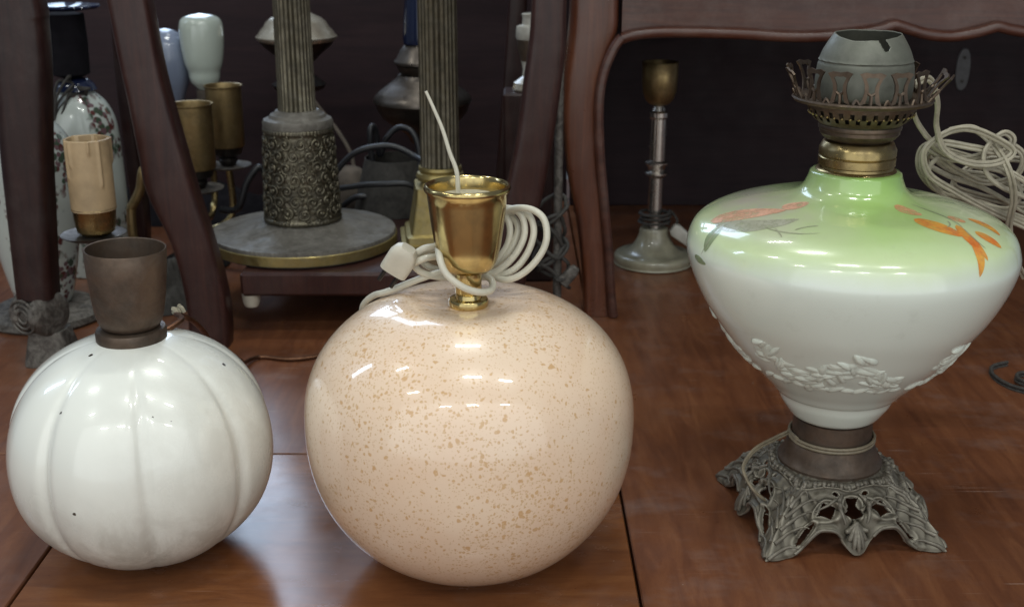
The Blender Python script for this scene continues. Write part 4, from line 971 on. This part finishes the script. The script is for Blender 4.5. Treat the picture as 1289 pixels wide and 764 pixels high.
obj('silver_foot', lathe([(.0001, ob.z + .0002), (.025, ob.z + .0002), (.0265, ob.z + .003), (.024, zf), (.0001, zf + .0001)], ob.x, Y_, 64, lambda ph, z, r: r * (1 + .06 * abs(math.sin(ph * 9)))), M['silver'], orn)

# --- thin lamp stem wrapped with dusty cable
Y_ = 1.585; rx = axis_x(702, 300, Y_)
rd = thing('lamp_stem', 'thin dark upright lamp stem wrapped with dusty grey cable', 'lamp', (rx, Y_, 0))
obj('rod', lathe([(.0001, .0006), (.014, .0006), (.014, .006), (.006, .010), (.0055, .56), (.0001, .56)], rx, Y_, 24), M['dustymetal'], rd)
wr = []
r3 = random.Random(5)
for t in range(64):
    a = t * .72; rr = .015 + .009 * abs(math.sin(t * .37)) + r3.uniform(-.003, .004)
    wr.append((rx - .006 + rr * math.cos(a), Y_ - .001 + rr * .62 * math.sin(a), .165 - .00165 * t + .016 * math.sin(t * .9)))
wr += [at(700, 352, Y_ - .02), at(708, 352, Y_ - .02), at(718, 345, Y_ - .015)]
wo = obj('wrapped_cable', tube(wr, .0027, 7, 4), M['corddust'], rd)
p3 = at(716, 347, Y_ - .015)
obj('plug', move(loft([(0, 0, -.014, .009, .006), (0, 0, .010, .008, .006), (0, 0, .016, .005, .004)], 20, 4), Matrix.Translation(p3) @ Matrix.Rotation(R_(40), 4, 'Y')), M['dustymetal'], wo)

# --- things at the right edge
fx = MB(); p = at(1278, 466, 1.30)
twin([(a + .028, b - .02, c) for a, b, c in ((.60, 1.43, .0025), (.575, 1.415, .0025), (.566, 1.385, .0025), (.573, 1.352, .003), (.592, 1.334, .0035), (.612, 1.330, .0035), (.63, 1.345, .003), (.622, 1.372, .0068), (.598, 1.383, .0072), (.586, 1.366, .0072), (.596, 1.346, .0078), (.640, 1.338, .003), (.70, 1.36, .003))], .0022, 8, mb=fx)
tag(obj('flex_coil', fx, M['corddust']), 'short coil of grey two-core flex lying on table beside the oil lamp', 'cable')
tag(obj('black_cable', tube([(.86, 1.72, .0055), (.80, 1.66, .0055), (.745, 1.60, .0055), (.735, 1.53, .0055), (.78, 1.47, .0055), (.86, 1.45, .0055)], .005, 10, 8), M['cordblack']), 'black cable lying on table under the cabinet apron', 'cable')

hp = random.Random(11)
def heap(cx, cy, rx_, ry_, h, seed):
    def rf(ph, z, r): return r
    vs = []; fs = []; nA, nR = 64, 26
    for j in range(nR + 1):
        t = j / nR
        for k in range(nA):
            ph = 2 * PI * k / nA
            q = Vector((math.cos(ph) * t * 2.2 + seed, math.sin(ph) * t * 2.2, seed))
            edge = 1 + .16 * noise.noise(Vector((math.cos(ph) * 1.5, math.sin(ph) * 1.5, seed)))
            fold = abs(noise.noise(q * 1.6)) * .6 + abs(noise.noise(q * 3.7)) * .25
            z = h * (1 - t ** 2.2) * (.55 + fold) + .0012 + .004 * (1 - t) 
            vs.append((cx + rx_ * t * edge * math.cos(ph), cy + ry_ * t * edge * math.sin(ph), z if j < nR else .0008))
    for j in range(nR):
        for k in range(nA):
            k2 = (k + 1) % nA; fs.append((j * nA + k, j * nA + k2, (j + 1) * nA + k2, (j + 1) * nA + k)[::-1])
    return MB().add(vs, fs)
hx = at(196, 370, 1.66)
tag(obj('crumpled_cloth', heap(hx.x, 1.66, .075, .06, .075, 3.3), M['corddust'], sharp=80), 'crumpled dark grey cloth heaped on table behind the brown cup socket', 'cloth')
hx = at(215, 300, 2.16)
tag(obj('crumpled_cloth', heap(hx.x, 2.17, .30, .07, .075, 8.1), M['matte'], sharp=80), 'long dark cloth lying along the foot of the back panel', 'cloth')
